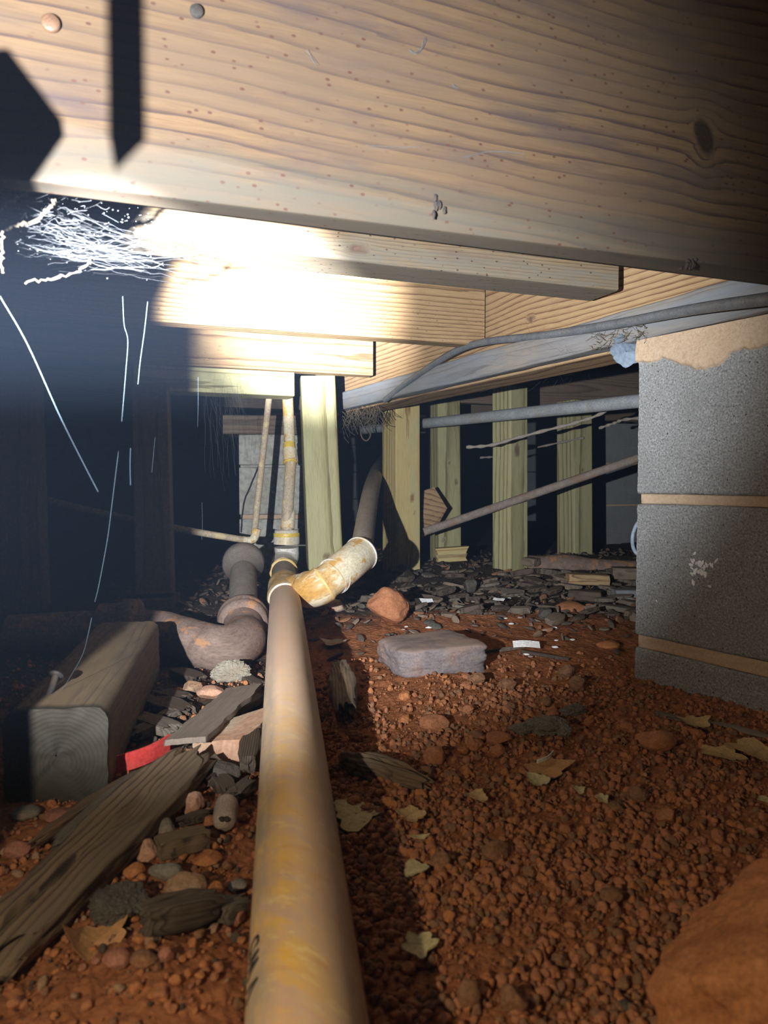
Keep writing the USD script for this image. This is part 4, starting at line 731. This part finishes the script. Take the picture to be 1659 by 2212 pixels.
for k, (a, b, w, t) in enumerate((((560, 1495), (492, 1560), .02, .01), ((380, 1440), (430, 1462), .03, .012), ((330, 1520), (400, 1545), .035, .01), ((300, 1560), (372, 1590), .03, .012), ((345, 1500), (400, 1512), .03, .01), ((290, 1600), (350, 1570), .025, .012), ((410, 1530), (350, 1560), .02, .008), ((500, 1440), (560, 1470), .02, .006), ((470, 1690), (500, 1720), .018, .01), ((505, 1725), (540, 1690), .016, .01), ((388, 1790), (455, 1765), .012, .008), ((445, 1700), (470, 1660), .016, .01))):
    wood_piece('bark_piece', BARK[k], W_chip if k % 3 else W_chipg, a, b, w, t, 330 + k, lift=0.002, cat='bark')
# slat, slab, red strip, clay piece
def quad_board(pix, zs, thick, seed, n=26):
    c = [G(x, y, z) for (x, y), z in zip(pix, zs)]; a = np.linspace(0, 1, n); S, T_ = np.meshgrid(a, a, indexing='ij')
    top = (c[0][None, None] * ((1 - S) * (1 - T_))[..., None] + c[1] * (S * (1 - T_))[..., None] + c[2] * (S * T_)[..., None] + c[3] * ((1 - S) * T_)[..., None])
    e = np.minimum(np.minimum(S, 1 - S), np.minimum(T_, 1 - T_)); edge = (e < 1e-6)
    L1, L2 = np.linalg.norm(c[1] - c[0]), np.linalg.norm(c[3] - c[0]); loc = np.stack([T_ * L2, S * L1, 0 * S], -1)
    jit = 0.004 * (fbm(np.stack([S * 7, T_ * 7, S * 0 + seed], -1), 3, seed) - 0.5)[..., None] * 2 * np.array([1, 1, 0]) * edge[..., None]
    top = top + jit + np.stack([S * 0, S * 0, 0.0008 * fbm(loc * 90, 2, seed)], -1); bot = top - [0, 0, thick]
    F = quads(n, n, False); m = n * n; V = np.vstack([top.reshape(-1, 3), bot.reshape(-1, 3)])
    idx = np.arange(m).reshape(n, n); rim = np.concatenate([idx[0, :-1], idx[:-1, -1], idx[-1, :0:-1], idx[:0:-1, 0]]); r2 = np.roll(rim, -1)
    V = np.vstack([V, V[rim], V[rim + m]]); q = np.arange(len(rim)); q2 = np.roll(q, -1); o = 2 * m; k = len(rim)
    F = np.vstack([F, F[:, ::-1] + m, np.stack([o + q, o + k + q, o + k + q2], 1), np.stack([o + q, o + k + q2, o + q2], 1)])
    nn = normals(V, F[:len(quads(n, n, False))]); F = F if nn[:m, 2].mean() > 0 else F[:, ::-1]
    pl = np.vstack([loc.reshape(-1, 3), loc.reshape(-1, 3), loc.reshape(-1, 3)[rim], loc.reshape(-1, 3)[rim] + [0, 0, -thick]])
    return dict(V=V, F=F, pl=pl + seed * 0.1, ring=pl[:, 1] / 0.012, knot=np.zeros(len(V)))
obj('flat_board', quad_board([(355, 1600), (446, 1592), (570, 1476), (494, 1486)], (0.036, 0.040, 0.034, 0.028), 0.006, 401), W_slat, None, True, 'flat grey wood slat leaning over the pale slab', 'slat')
obj('stone_slab', quad_board([(412, 1606), (535, 1597), (600, 1520), (497, 1553)], (0.030, 0.026, 0.030, 0.030), 0.028, 402), M_slab, None, True, 'pale stone slab with a brown top tucked against the drain pipe', 'stone slab')
ra = G(247, 1672, 0.006); rb = G(366, 1622, 0.012)
def red_band():
    n = 40; t = np.linspace(0, 1, n); d = rb - ra; side = unit(np.cross(d, UP)); c = ra + d * t[:, None] + side * (0.007 * np.sin(t * math.pi))[:, None]
    h = 0.0185; Vs = []
    for off, z in ((0.0012, 0), (0.0012, 0.3), (0.0012, 1), (-0.0012, 1), (-0.0012, 0.3), (-0.0012, 0)): Vs.append(c + side * (off + 0.0012 * z) + UP * (z * h))
    V = np.stack(Vs, 1).reshape(-1, 3); F = quads(n, 6, True)
    return dict(V=V, F=np.vstack([F, [[0, 1, 2], [0, 2, 3], [0, 3, 4], [0, 4, 5]], np.array([[2, 1, 0], [3, 2, 0], [4, 3, 0], [5, 4, 0]]) + (n - 1) * 6]))
obj('red_strip', red_band(), M_red, None, False, 'curved band of red plastic standing between timber and rotten plank', 'plastic strip')
cp = thing('clay_piece', 'pale capsule-shaped clay piece with two dark holes near the pipe', 'clay piece', G(487, 1785, 0))
ca, cb = G(484, 1783, 0.010), G(491, 1728, 0.016)
cb_ = sweep(np.linspace(ca, cb, 20), 0.0105 * np.sqrt(np.clip(1 - np.abs(np.linspace(-1, 1, 20)) ** 5, 0.05, 1)), 28); obj('body', cb_, M_clayp, cp)
for px in (481, 492): obj('hole', at(rock((0.0055, 0.005, 0.0045), px, 2, bump=0.2), G(px, 1772, 0.0125) + [0, -0.004, 0.003]), M_dark, cp)
# white scraps
for k, (x0, y0, x1, y1, t, lab) in enumerate(((1108, 1396, 1166, 1396, 0.014, 'white paper tag near the end of the dirty stick'), (897, 1303, 936, 1301, 0.016, 'white plastic scrap right of the big round red rock'), (822, 1289, 858, 1286, 0.012, 'white scrap behind the big round red rock'), (873, 1314, 897, 1316, 0.011, 'small white scrap at the side of the big round red rock'), (1066, 1291, 1090, 1296, 0.008, 'thin white scrap in the dark chips'), (458, 1652, 470, 1642, 0.012, 'white paper bit under the pale slab'), (1161, 1640, 1196, 1620, 0.004, 'thin white straw below the grey fluff'))):
    A, B = G(x0, y0, 0.014), G(x1, y1, 0.014); z = float(hgt(A[0], A[1])); A[2] = B[2] = z + 0.012; d = B - A; L = np.linalg.norm(d); ex = unit(d + [0, 0, 0.0]); ey = unit(np.cross(UP, ex) + UP * 0.9 if k != 6 else UP + 0 * ex); ey = unit(ey - ex * (ey @ ex)); ez = np.cross(ex, ey)
    M = lumber(L, t, 0.0012, 0.0005, L / 8, t / 5, seed=420 + k, rough=0.0002); M['V'][:, 2] += 0.002 * np.sin(M['V'][:, 0] / L * 4 + k)
    obj('white_scrap', place(M, A - ey * t * 0.5, ex, ey, ez), M_white, None, True, lab, 'scrap')
# leaves
LEAVES = ((770, 1757, 92, 70, M_leafp, 0, 'pale dry leaf pressed against the right side of the drain pipe'), (888, 1757, 52, 34, M_leaf, 20, 'tan torn leaf right of the pale one by the pipe'), (1188, 1655, 78, 52, M_leafo, -35, 'orange-tan dry leaf in front of the grey fluff'), (1160, 1682, 42, 34, M_leafp, 10, 'greyish leaf scrap touching the orange-tan leaf'), (907, 2036, 66, 54, M_leafp, -20, 'pale leaf alone near the bottom of the drain pipe'), (897, 1874, 46, 34, M_leafp, -30, 'small yellowish leaf on the dirt right of the pipe'), (1030, 1716, 42, 24, M_leaf, 10, 'curled tan leaf in the middle of the dirt'), (1636, 1622, 90, 74, M_leaf, 15, 'big dry leaf at the right edge below the pier'), (1560, 1628, 70, 38, M_leaf, 35, 'thin curled leaf left of the big one at the right edge'), (905, 1806, 40, 8, M_leafp, 5, 'narrow leaf blade right of the drain pipe'), (1252, 1704, 22, 18, M_leafp, 0, 'tiny pale leaf scrap right of centre'), (1300, 1723, 24, 20, M_leafp, 0, 'tiny pale leaf scrap with a stalk right of centre'), (1390, 1672, 14, 9, M_leafo, 0, 'tiny orange flake on the fine crumbs'), (445, 1655, 24, 18, M_leafp, 0, 'pale flake at the end of the rotten plank'), (720, 1384, 50, 14, M_slab, 0, 'tan flake in the shadow of the wye'), (1500, 1555, 60, 26, M_leaf, -10, 'torn tan leaf at the foot of the pier'), (1655, 1727, 30, 16, M_leafp, 20, 'pale chip at the right edge of the view'))
for k, (px, py, w, l, m, rz, lab) in enumerate(LEAVES):
    W = wpx(w, py); th = math.atan((py - HOR) / FPX); Lr = wpx(l, py) / math.sin(th) * 0.8
    obj('dry_leaf', lay(leaf(W, min(Lr, W * 1.6), 440 + k, 0.25), px, py, 0.006 if px > 800 and py > 1480 else 0.003, rz), m, None, True, lab, 'leaf')
cu = leaf(0.040, 0.034, 470, 0.8, 0.10)
obj('curled_leaf', lay(cu, 200, 2014, 0.001, 50, 8, 12), M_leafo, None, True, 'orange curled leaf under the large dark rock', 'leaf')
# grey fluff
fl = [at(rock(s, 480 + k, 4, 8, 0.35, 0.2), o, rot(0, 0, a)) for k, (s, o, a) in enumerate((((0.055, 0.04, 0.024), (0, 0, 0), 0), ((0.040, 0.016, 0.015), (0.036, 0.018, 0.012), 25), ((0.022, 0.02, 0.016), (0.018, -0.012, -0.002), 0), ((0.03, 0.02, 0.012), (-0.03, 0.0, -0.004), 10)))]
obj('grey_fluff', lay(join(*fl), 1180, 1562, 0.003), M_lint, None, True, 'clump of grey fluffy lint on the red clay crumbs', 'lint')
# dark chips of rotten wood at the back
def scatter(n, seed, region, accept=None):
    rg = np.random.default_rng(seed); out = []
    while len(out) < n:
        px, py = rg.uniform(region[0], region[2]), rg.uniform(region[1], region[3])
        if accept is None or accept(px, py, rg): out.append((px, py))
    return out, rg
def chip_words(px, py, k):
    z = ('beside the branch fitting' if px < 800 else 'at the foot of the first square post' if px < 920 else 'at the foot of the stamped post' if px < 1050 else 'at the foot of the third square post' if px < 1150 else 'below the tan offcut' if px < 1260 else 'close to the block pier') + (', far row' if py < 1275 else ', near row')
    c = ('dark', 'dark', 'grey', 'brown')[k % 4]; return f'{c} chip of rotten wood {z}', 'wood chip', f'{c} wood chips {z}'
sp, rg = scatter(150, 21, (690, 1240, 1385, 1345), lambda x, y, r: r.random() < (1 - (y - 1250) / 110) and not (795 < x < 885 and y > 1285))
for k, (px, py) in enumerate(sp):
    w = wpx(rg.uniform(14, 52), py); M = chunk(w, w * rg.uniform(0.2, 0.55), w * rg.uniform(0.1, 0.3), 500 + k, 0.3, w * 0.08, 0, 0.001)
    obj('bark_chip', lay(M, px, py, rg.uniform(-0.002, 0.006), rg.uniform(-50, 50), rg.uniform(-20, 20), rg.uniform(-12, 12)), (W_chip, W_chip, W_chipg, W_brown)[k % 4], None, True, *chip_words(px, py, k))
sp, rg = scatter(26, 22, (850, 1285, 1260, 1420), None)
for k, (px, py) in enumerate(sp):
    w = wpx(rg.uniform(6, 15), py); obj('white_fleck', lay(rock((w, w * 0.6, w * 0.35), 660 + k, 2), px, py), M_white if k % 2 else M_clayp, None, True, 'small whitish fleck scattered on the smooth clay near the white scraps', 'fleck', 'white flecks near the white scraps')
# clods: the ones that show largest, each a thing
def clod_ok(x, y, r):
    pr = 648 + 0.154 * (y - 1290) + 25
    return x > pr and not (x > 1380 and y < 1560) and not (y < 1440) and (y > 1480 or x < 1380) and x + (y - 1800) * 1.1 < 1720 and not (832 < x < 1030 and y < 1460)
def clod_words(px, py):
    z = ('along the right side of the drain pipe' if px < 672 + 0.154 * (py - 1290) + 130 else 'in front of the purple-grey brick' if py < 1580 and px < 1060 else 'at the foot of the block pier' if px > 1330 and py < 1800 else 'around the grey fluff' if py < 1700 and px >= 1060 else 'low in the picture right of centre' if py > 1950 and px > 1000 else 'low in the picture next to the pale leaf' if py > 1950 else 'on the open dirt right of centre' if px > 1150 else 'in the middle of the open dirt')
    return 'red clay clod ' + z, 'clod', 'red clay clods ' + z
sp, rg = scatter(215, 31, (700, 1450, 1650, 2190), clod_ok)
for k, (px, py) in enumerate(sp):
    s = rg.random() ** 2.2; w = wpx(11 + 36 * s, py) * (1.0 if py < 1750 else 0.8)
    obj('soil_clod', lay(rock((w, w * rg.uniform(0.7, 1), w * rg.uniform(0.55, 0.85)), 700 + k, 3, 11, 0.28, 0, 3.6), px, py, -w * 0.15, rg.uniform(0, 180)), (M_clay, M_clay, M_clay2, M_clayo)[k % 4] if k % 7 else M_clay2, None, True, *clod_words(px, py))
def pebble_words(px, py, k):
    z = 'by the pale clay piece' if py < 1790 else 'among the pink stones' if py < 1880 else 'around the round brown-tan stone' if py < 1960 else 'before the dark lumpy rock' if px < 330 else 'before the charred stub'
    c = ('red', 'orange', 'brick-coloured', 'orange')[k % 4]; return f'{c} clod {z} left of the pipe', 'clod', f'{c} clods {z}'
sp, rg = scatter(85, 32, (10, 1690, 540, 2200), lambda x, y, r: (x > 560 - 0.068 * (y - 1290) - 175 and x < 575 - 0.068 * (y - 1290)) or (1990 < y < 2110 and x < 420))
for k, (px, py) in enumerate(sp):
    w = wpx(rg.uniform(10, 34), py) * (1.0 if py < 1900 else 0.7)
    obj('soil_clod', lay(rock((w, w * rg.uniform(0.7, 1), w * rg.uniform(0.55, 0.85)), 1000 + k, 3, 10, 0.12), px, py, -w * 0.15, rg.uniform(0, 180)), (M_clay, M_clayo, M_brick, M_clayo)[k % 4], None, True, *pebble_words(px, py, k))
# crumbs nobody could count: instanced stuff
def crumbs(name, label, mats, pos, size, seed, cat, flat=1.0, tilt=1.0):
    rg = np.random.default_rng(seed); path = numbered('/World', name); pi = UsdGeom.PointInstancer.Define(stage, path); rel = pi.CreatePrototypesRel()
    for k, m in enumerate(mats):
        M = rock((1, rg.uniform(0.7, 1) * (0.4 + 0.6 * flat), rg.uniform(0.6, 0.9) * flat), seed + k, 2, 10, 0.15); p = f'{path}/crumb_{k + 1:03d}'
        b = UsdGeom.Mesh.Define(stage, p); V, F = M['V'], M['F']
        b.CreatePointsAttr(Vt.Vec3fArray.FromNumpy(V.astype(np.float32))); b.CreateFaceVertexCountsAttr(Vt.IntArray.FromNumpy(np.full(len(F), 3, np.int32))); b.CreateFaceVertexIndicesAttr(Vt.IntArray.FromNumpy(F.astype(np.int32).ravel()))
        b.CreateNormalsAttr(Vt.Vec3fArray.FromNumpy(normals(V, F).astype(np.float32))); b.SetNormalsInterpolation('vertex'); b.CreateSubdivisionSchemeAttr('none')
        UsdGeom.PrimvarsAPI(b).CreatePrimvar('pl', Sdf.ValueTypeNames.Float3Array, 'vertex').Set(Vt.Vec3fArray.FromNumpy((V * 0.02 + k).astype(np.float32)))
        UsdShade.MaterialBindingAPI.Apply(b.GetPrim()).Bind(m); rel.AddTarget(p)
    n = len(pos); pi.CreateProtoIndicesAttr(Vt.IntArray.FromNumpy(rg.integers(0, len(mats), n).astype(np.int32)))
    pi.CreatePositionsAttr(Vt.Vec3fArray.FromNumpy(pos.astype(np.float32))); pi.CreateScalesAttr(Vt.Vec3fArray.FromNumpy(np.repeat(size[:, None], 3, 1).astype(np.float32)))
    q = rg.normal(size=(n, 4)) * [1, tilt, tilt, 1]; q /= np.linalg.norm(q, axis=1, keepdims=True); pi.CreateOrientationsAttr(Vt.QuathArray([Gf.Quath(float(a), float(b), float(c), float(d)) for a, b, c, d in q]))
    tag(pi.GetPrim(), label, cat, None, 'stuff')
def field(n, seed, xr, yr, dens, smin, smax, pw):
    rg = np.random.default_rng(seed); y = np.exp(rg.uniform(math.log(yr[0]), math.log(yr[1]), n * 3)); x = rg.uniform(xr[0], xr[1], n * 3) * (y + 0.15)
    k = rg.random(n * 3) < dens(x, y); x, y = x[k][:n], y[k][:n]; s = smin + (smax - smin) * rg.random(len(x)) ** pw
    return np.stack([x, y, hgt(x, y) + s * 0.12], 1), s
def pipe_x(y): return -0.039 - 0.143 * (y - 0.36)
pos, s = field(36000, 41, (-0.12, 0.62), (0.28, 1.25), lambda x, y: (x > pipe_x(y) + 0.028) * np.clip(0.25 + 1.5 * (fbm(np.stack([x * 7, y * 7, x * 0], 1), 3, 4) - 0.3), 0.1, 1) * (1 - 0.8 * sstep(y, 1.0, 1.2)), 0.0012, 0.0100, 4.6)
crumbs('soil_crumbs', 'fine red clay crumbs covering the dirt right of the drain pipe', [M_clay, M_clay2, M_clay, M_clayo, M_clay2, M_clay], pos, s, 51, 'soil')
pos, s = field(5000, 42, (-0.62, 0.0), (0.30, 1.3), lambda x, y: (x < pipe_x(y) - 0.02) * (0.35 + 0.65 * np.maximum(sstep(y, 0.46, 0.56), sstep(-x, 0.2, 0.3))), 0.0018, 0.010, 3.2)
crumbs('mixed_gravel', 'mixed dark and orange gravel littering the dirt left of the drain pipe', [M_clay, M_clayo, M_clay2, M_rockt, W_chip, M_clayo], pos, s, 52, 'gravel')
pos, s = field(5200, 43, (-0.35, 0.55), (1.25, 3.2), lambda x, y: sstep(y, 1.3, 1.75) + 0.06, 0.004, 0.034, 3.0)
crumbs('bark_mulch', 'dark crumbled bark mulch under the square posts', [W_chip, W_chip, W_chip, M_rockd, W_brown, W_rot, M_clay2], pos, s, 53, 'mulch', 0.32, 0.22)

# ------------------------------------------------------------------ cobwebs
def silk(name, label, curves, widths, mat, cat='cobweb', kind=None, group=None):
    allp = np.concatenate(curves); base = np.array([*allp.mean(0)[:2], allp[:, 2].min()]); c = UsdGeom.BasisCurves.Define(stage, numbered('/World', name)); c.AddTranslateOp().Set(Gf.Vec3d(*map(float, base)))
    c.CreateTypeAttr('linear'); c.CreateCurveVertexCountsAttr(Vt.IntArray([len(q) for q in curves]))
    c.CreatePointsAttr(Vt.Vec3fArray.FromNumpy((allp - base).astype(np.float32))); c.CreateWidthsAttr(Vt.FloatArray.FromNumpy(np.concatenate([np.full(len(q), w) for q, w in zip(curves, widths)]).astype(np.float32))); c.SetWidthsInterpolation('vertex')
    UsdShade.MaterialBindingAPI.Apply(c.GetPrim()).Bind(mat); tag(c.GetPrim(), label, cat, group, kind)
M_thread = web_mat('thread_silk', (0.085, 0.115, 0.145), 0.3)
THREADS = ((((0, 640, .50), (60, 745, .51), (130, 900, .53), (185, 1010, .55), (212, 1062, .56)), 0.0011, 'thickest cobweb thread slanting down from the left edge'),
    (((265, 640, .62), (268, 700, .62), (276, 735, .62), (272, 800, .62), (263, 910, .62)), 0.0007, 'cobweb thread hanging above the dark left post'),
    (((319, 652, .62), (312, 715, .62), (303, 780, .62), (298, 830, .62)), 0.0008, 'short cobweb thread under the joist, beside the joist shadow'),
    (((256, 975, .62), (243, 1080, .63), (232, 1165, .64), (214, 1262, .65), (205, 1300, .66)), 0.0009, 'cobweb thread dropping from the middle of the shadow'),
    (((282, 968, .62), (281, 1005, .62), (282, 1048, .62)), 0.0010, 'shortest bright cobweb thread beside the dark left post'),
    (((198, 1335, .68), (190, 1372, .69), (178, 1415, .71), (150, 1465, .73), (130, 1495, .735)), 0.0010, 'cobweb thread ending on the square timber'),
    (((428, 815, .9), (428, 870, .9), (427, 922, .9)), 0.0007, 'faint cobweb thread under the lit joist corner'),
    (((436, 1085, .9), (437, 1125, .9), (436, 1166, .9)), 0.0007, 'faint cobweb thread above the thin water pipe'),
    (((335, 945, .75), (328, 1020, .75)), 0.0006, 'faint cobweb thread in front of the dark left post'))
for pts_, w, lab in THREADS:
    c = bez([P(*q) for q in pts_], 8); obj('cobweb_thread', sweep(c, w * 0.2, 6), M_thread, None, True, lab, 'cobweb')
rg = np.random.default_rng(91)
def web_line(a, b, sag, n=10):
    t = np.linspace(0, 1, n)[:, None]; return np.asarray(a) * (1 - t) + np.asarray(b) * t - UP * (sag * 4 * t * (1 - t)) + rg.normal(size=(n, 3)) * 0.0006
cs, ws = [], []
for k in range(70):                                       # ragged web between the front joist and the shadow at the left
    x0, y0 = rg.uniform(-20, 150), rg.uniform(440, 560); x1 = x0 + rg.uniform(60, 330); y1 = 470 + (x1 + 20) * rg.uniform(0.05, 0.36); D = rg.uniform(.57, .66)
    cs.append(web_line(P(x0, y0, D), P(x1, y1, D + rg.uniform(0, .12)), rg.uniform(0, .008), 14)); ws.append(rg.uniform(0.00006, 0.00016))
for k in range(150):
    x0, y0 = rg.normal(70, 55), rg.normal(465, 30); a = rg.uniform(-.6, .6) + (math.pi if rg.random() < .3 else 0); l = rg.uniform(8, 46); D = rg.uniform(.57, .63)
    cs.append(bez([P(x0, y0, D), P(x0 + l * math.cos(a) * .5 + rg.normal() * 5, y0 + l * math.sin(a) * .5 + rg.normal() * 5, D), P(x0 + l * math.cos(a), y0 + l * math.sin(a), D)], 4)); ws.append(rg.uniform(0.00006, 0.0002) * (2 if k % 9 == 0 else 1))
for k in range(34):
    x0, y0 = rg.uniform(60, 260), rg.uniform(540, 600); cs.append(web_line(P(x0, y0, rg.uniform(.6, .7)), P(x0 + rg.uniform(120, 300), y0 + rg.uniform(-50, 10), rg.uniform(.65, .85)), rg.uniform(0, .004), 14)); ws.append(rg.uniform(0.00006, 0.00014))
for k in range(170):                                      # beads of dust caught in it
    q = P(rg.uniform(0, 330), rg.normal(500, 45), rg.uniform(.57, .68)); l = rg.uniform(0.0004, 0.0009); cs.append(np.stack([q, q + [l, 0, l * .4]])); ws.append(l)
silk('cobweb', 'tangled white cobweb under the left end of the front joist', cs, ws, M_web, kind='stuff')
for k, (pts_, w, lab) in enumerate(((((0, 500, .56), (30, 488, .57), (70, 480, .58), (105, 455, .585), (120, 430, .59)), .0028, 'thick dusty strand of web at the left edge'), (((0, 450, .55), (25, 430, .56), (62, 408, .57), (68, 375, .57), (75, 358, .57)), .0024, 'upright dusty strand of web over the thick one'), (((55, 610, .62), (110, 602, .63), (160, 590, .65), (190, 570, .66), (200, 555, .67)), .0022, 'lower dusty strand of web under the joist'), (((165, 588, .66), (260, 578, .72), (350, 572, .8)), .0013, 'straight stretched strand of web under the second joist'), (((5, 500, .55), (3, 550, .55), (4, 592, .55)), .0018, 'hanging dusty strand at the left edge'))):
    c = bez([P(*q) for q in pts_], 8); c += rg.normal(size=c.shape) * 0.0008
    obj('dusty_strand', sweep(c, w * 0.5 * (0.7 + 0.7 * rg.random(len(c))), 7), M_webt if k != 3 else M_web, None, True, lab, 'cobweb')
cs, ws = [], []
for k in range(120):                                       # grubby web hanging off the girder's far end
    x0 = rg.uniform(725, 820); y0 = 905 - (x0 - 725) * 0.25 + rg.uniform(-14, 16); Y = 2.2 - (x0 - 725) * .002
    cs.append(web_line(P(x0, y0, Y), P(x0 + rg.uniform(-18, 30), y0 + rg.uniform(5, 38), Y + rg.uniform(-.03, .03)), rg.uniform(0, .008), 7)); ws.append(rg.uniform(0.0003, 0.0021))
cs.append(bez([P(x, y, 2.18) for x, y in ((780, 905), (778, 925), (782, 945), (792, 952), (800, 940), (795, 915), (806, 900))], 6)); ws.append(0.004)
silk('cobweb', 'grubby fringe of web hanging from the far end of the ledger', cs, ws, M_webt, kind='stuff')
cs, ws = [], []
for k in range(160):                                       # web nest by the pier under the conduit
    x0 = rg.uniform(1290, 1395); y0 = 742 - (x0 - 1290) * 0.28 + rg.uniform(-26, 16); Y = 1.235 - (x0 - 1290) * .0011
    cs.append(web_line(P(x0, y0, Y - rg.uniform(0, .02)), P(x0 + rg.uniform(-35, 35), y0 + rg.uniform(-14, 20), Y - rg.uniform(0, .02)), rg.uniform(0, .004), 6)); ws.append(rg.uniform(0.0002, 0.0011))
silk('cobweb', 'matted tan web over the ledger next to the block pier', cs, ws, M_webt, kind='stuff')
cs, ws = [], []
for k in range(70):
    x0, y0 = rg.uniform(440, 520), rg.uniform(805, 900); cs.append(web_line(P(x0, y0, 1.7), P(x0 + rg.uniform(-10, 40), y0 + rg.uniform(20, 170), 1.75), 0.002, 7)); ws.append(rg.uniform(0.0001, 0.00025))
for k in range(60):
    x0, y0 = rg.uniform(900, 1290), rg.uniform(690, 830); cs.append(web_line(P(x0, y0, 1.2), P(x0 + rg.uniform(-60, 60), y0 + rg.uniform(-30, 30), 1.3), 0.003, 7)); ws.append(rg.uniform(0.0001, 0.0002))
silk('cobweb', 'sparse fine web lines below the joists in the middle', cs, ws, M_web, kind='stuff')
cs, ws = [], []
def on_front(px, py, off=0.0015):
    Y = 0.62 / (1 - (px - CX) / FPX * U[1] / U[0]); return P(px, py, Y) - N_ * off
for pts_, w in ((((886, 112), (898, 118), (912, 104), (918, 84)), .0009), (((792, 318), (850, 322), (905, 318)), .0006), (((1000, 340), (1060, 330), (1130, 332)), .0006), (((660, 110), (680, 140)), .0006), (((975, 185), (985, 192)), .0008), (((1392, 245), (1398, 225)), .0006)):
    for q in range(4): cs.append(bez([on_front(x + rg.normal() * 3, y + rg.normal() * 3) for x, y in pts_], 5)); ws.append(w * rg.uniform(.15, .4))
silk('web_wisp', 'white wisps of old web stuck to the face of the front joist', cs, ws, M_web, kind='stuff')
for px, py, w, lab in ((943, 442, 0.007, 'dark insect casing stuck low on the front joist left of centre'), (1490, 572, 0.010, 'dark fuzzy clump under the right end of the front joist')):
    m = join(*[at(rock((w * 0.5, w * 0.4, w * rg.uniform(.4, 1.2)), 900 + k, 2, bump=0.3), on_front(px + rg.normal() * 8, py + rg.normal() * (14 if px < 1000 else 5), 0.001)) for k in range(8)])
    obj('insect_casing', m, M_nail, None, True, lab, 'insect casing')
bf = leaf(0.055, 0.05, 93, 0.5, 0.08); fc = P(1352, 760, 1.155)
obj('plastic_flap', at(bf, fc, rot(70, 10, 10)), M_blue, None, True, 'bluish plastic flap hanging between the ledger and the block pier', 'plastic flap')
# ------------------------------------------------------------------ what throws the big shadows at the left: a stake with a block on it and a hanging strap, beside the torch
def from_torch(az, el, d): a, e = math.radians(az), math.radians(el); return TORCH + d * np.array([math.tan(a), 1.0, math.tan(e) / math.cos(a)])
se = from_torch(-7.2, 0, 0.34)
obj('board_scrap', place(lumber(0.42, 0.50, 0.012, 0.003, 0.02, 0.012, seed=81), np.array([se[0] - 0.50, se[1], float(hgt(se[0], se[1])) - 0.012]), UP, np.array([1.0, 0, 0]), np.array([0, 1.0, 0])), W_brown, None, True, 'plain board scrap standing on edge in the dirt left of the view', 'board')
bq = [from_torch(a, e, 0.332) for a, e in ((1.45, 24.8), (-1.9, 28.9), (-24, 25), (-22, 12), (-7, 13.5), (-5.5, 17))]
ctr = np.mean(bq, 0)
obj('nailed_block', poly_prism([(q[0] - ctr[0], q[2] - ctr[2]) for q in bq], ctr - [0, 0.012, 0], np.array([1.0, 0, 0]), UP, np.array([0, 1.0, 0]), 0.018), W_brown, None, True, 'split wood block nailed to the board scrap left of the view', 'wood block')
sa, sb = from_torch(4.4, 22.3, 0.30), from_torch(6.8, 25, 0.30)
obj('hanging_strap', poly_prism([(0, 0), (sb[0] - sa[0], 0.012), (sb[0] - sa[0], 0.815 - sa[2]), (0, 0.815 - sa[2])], sa, np.array([1.0, 0, 0]), UP, np.array([0, 1.0, 0]), 0.0015, 0.0003), M_dark, None, True, 'dark metal strap hanging from the subfloor left of the view', 'strap')
haze()
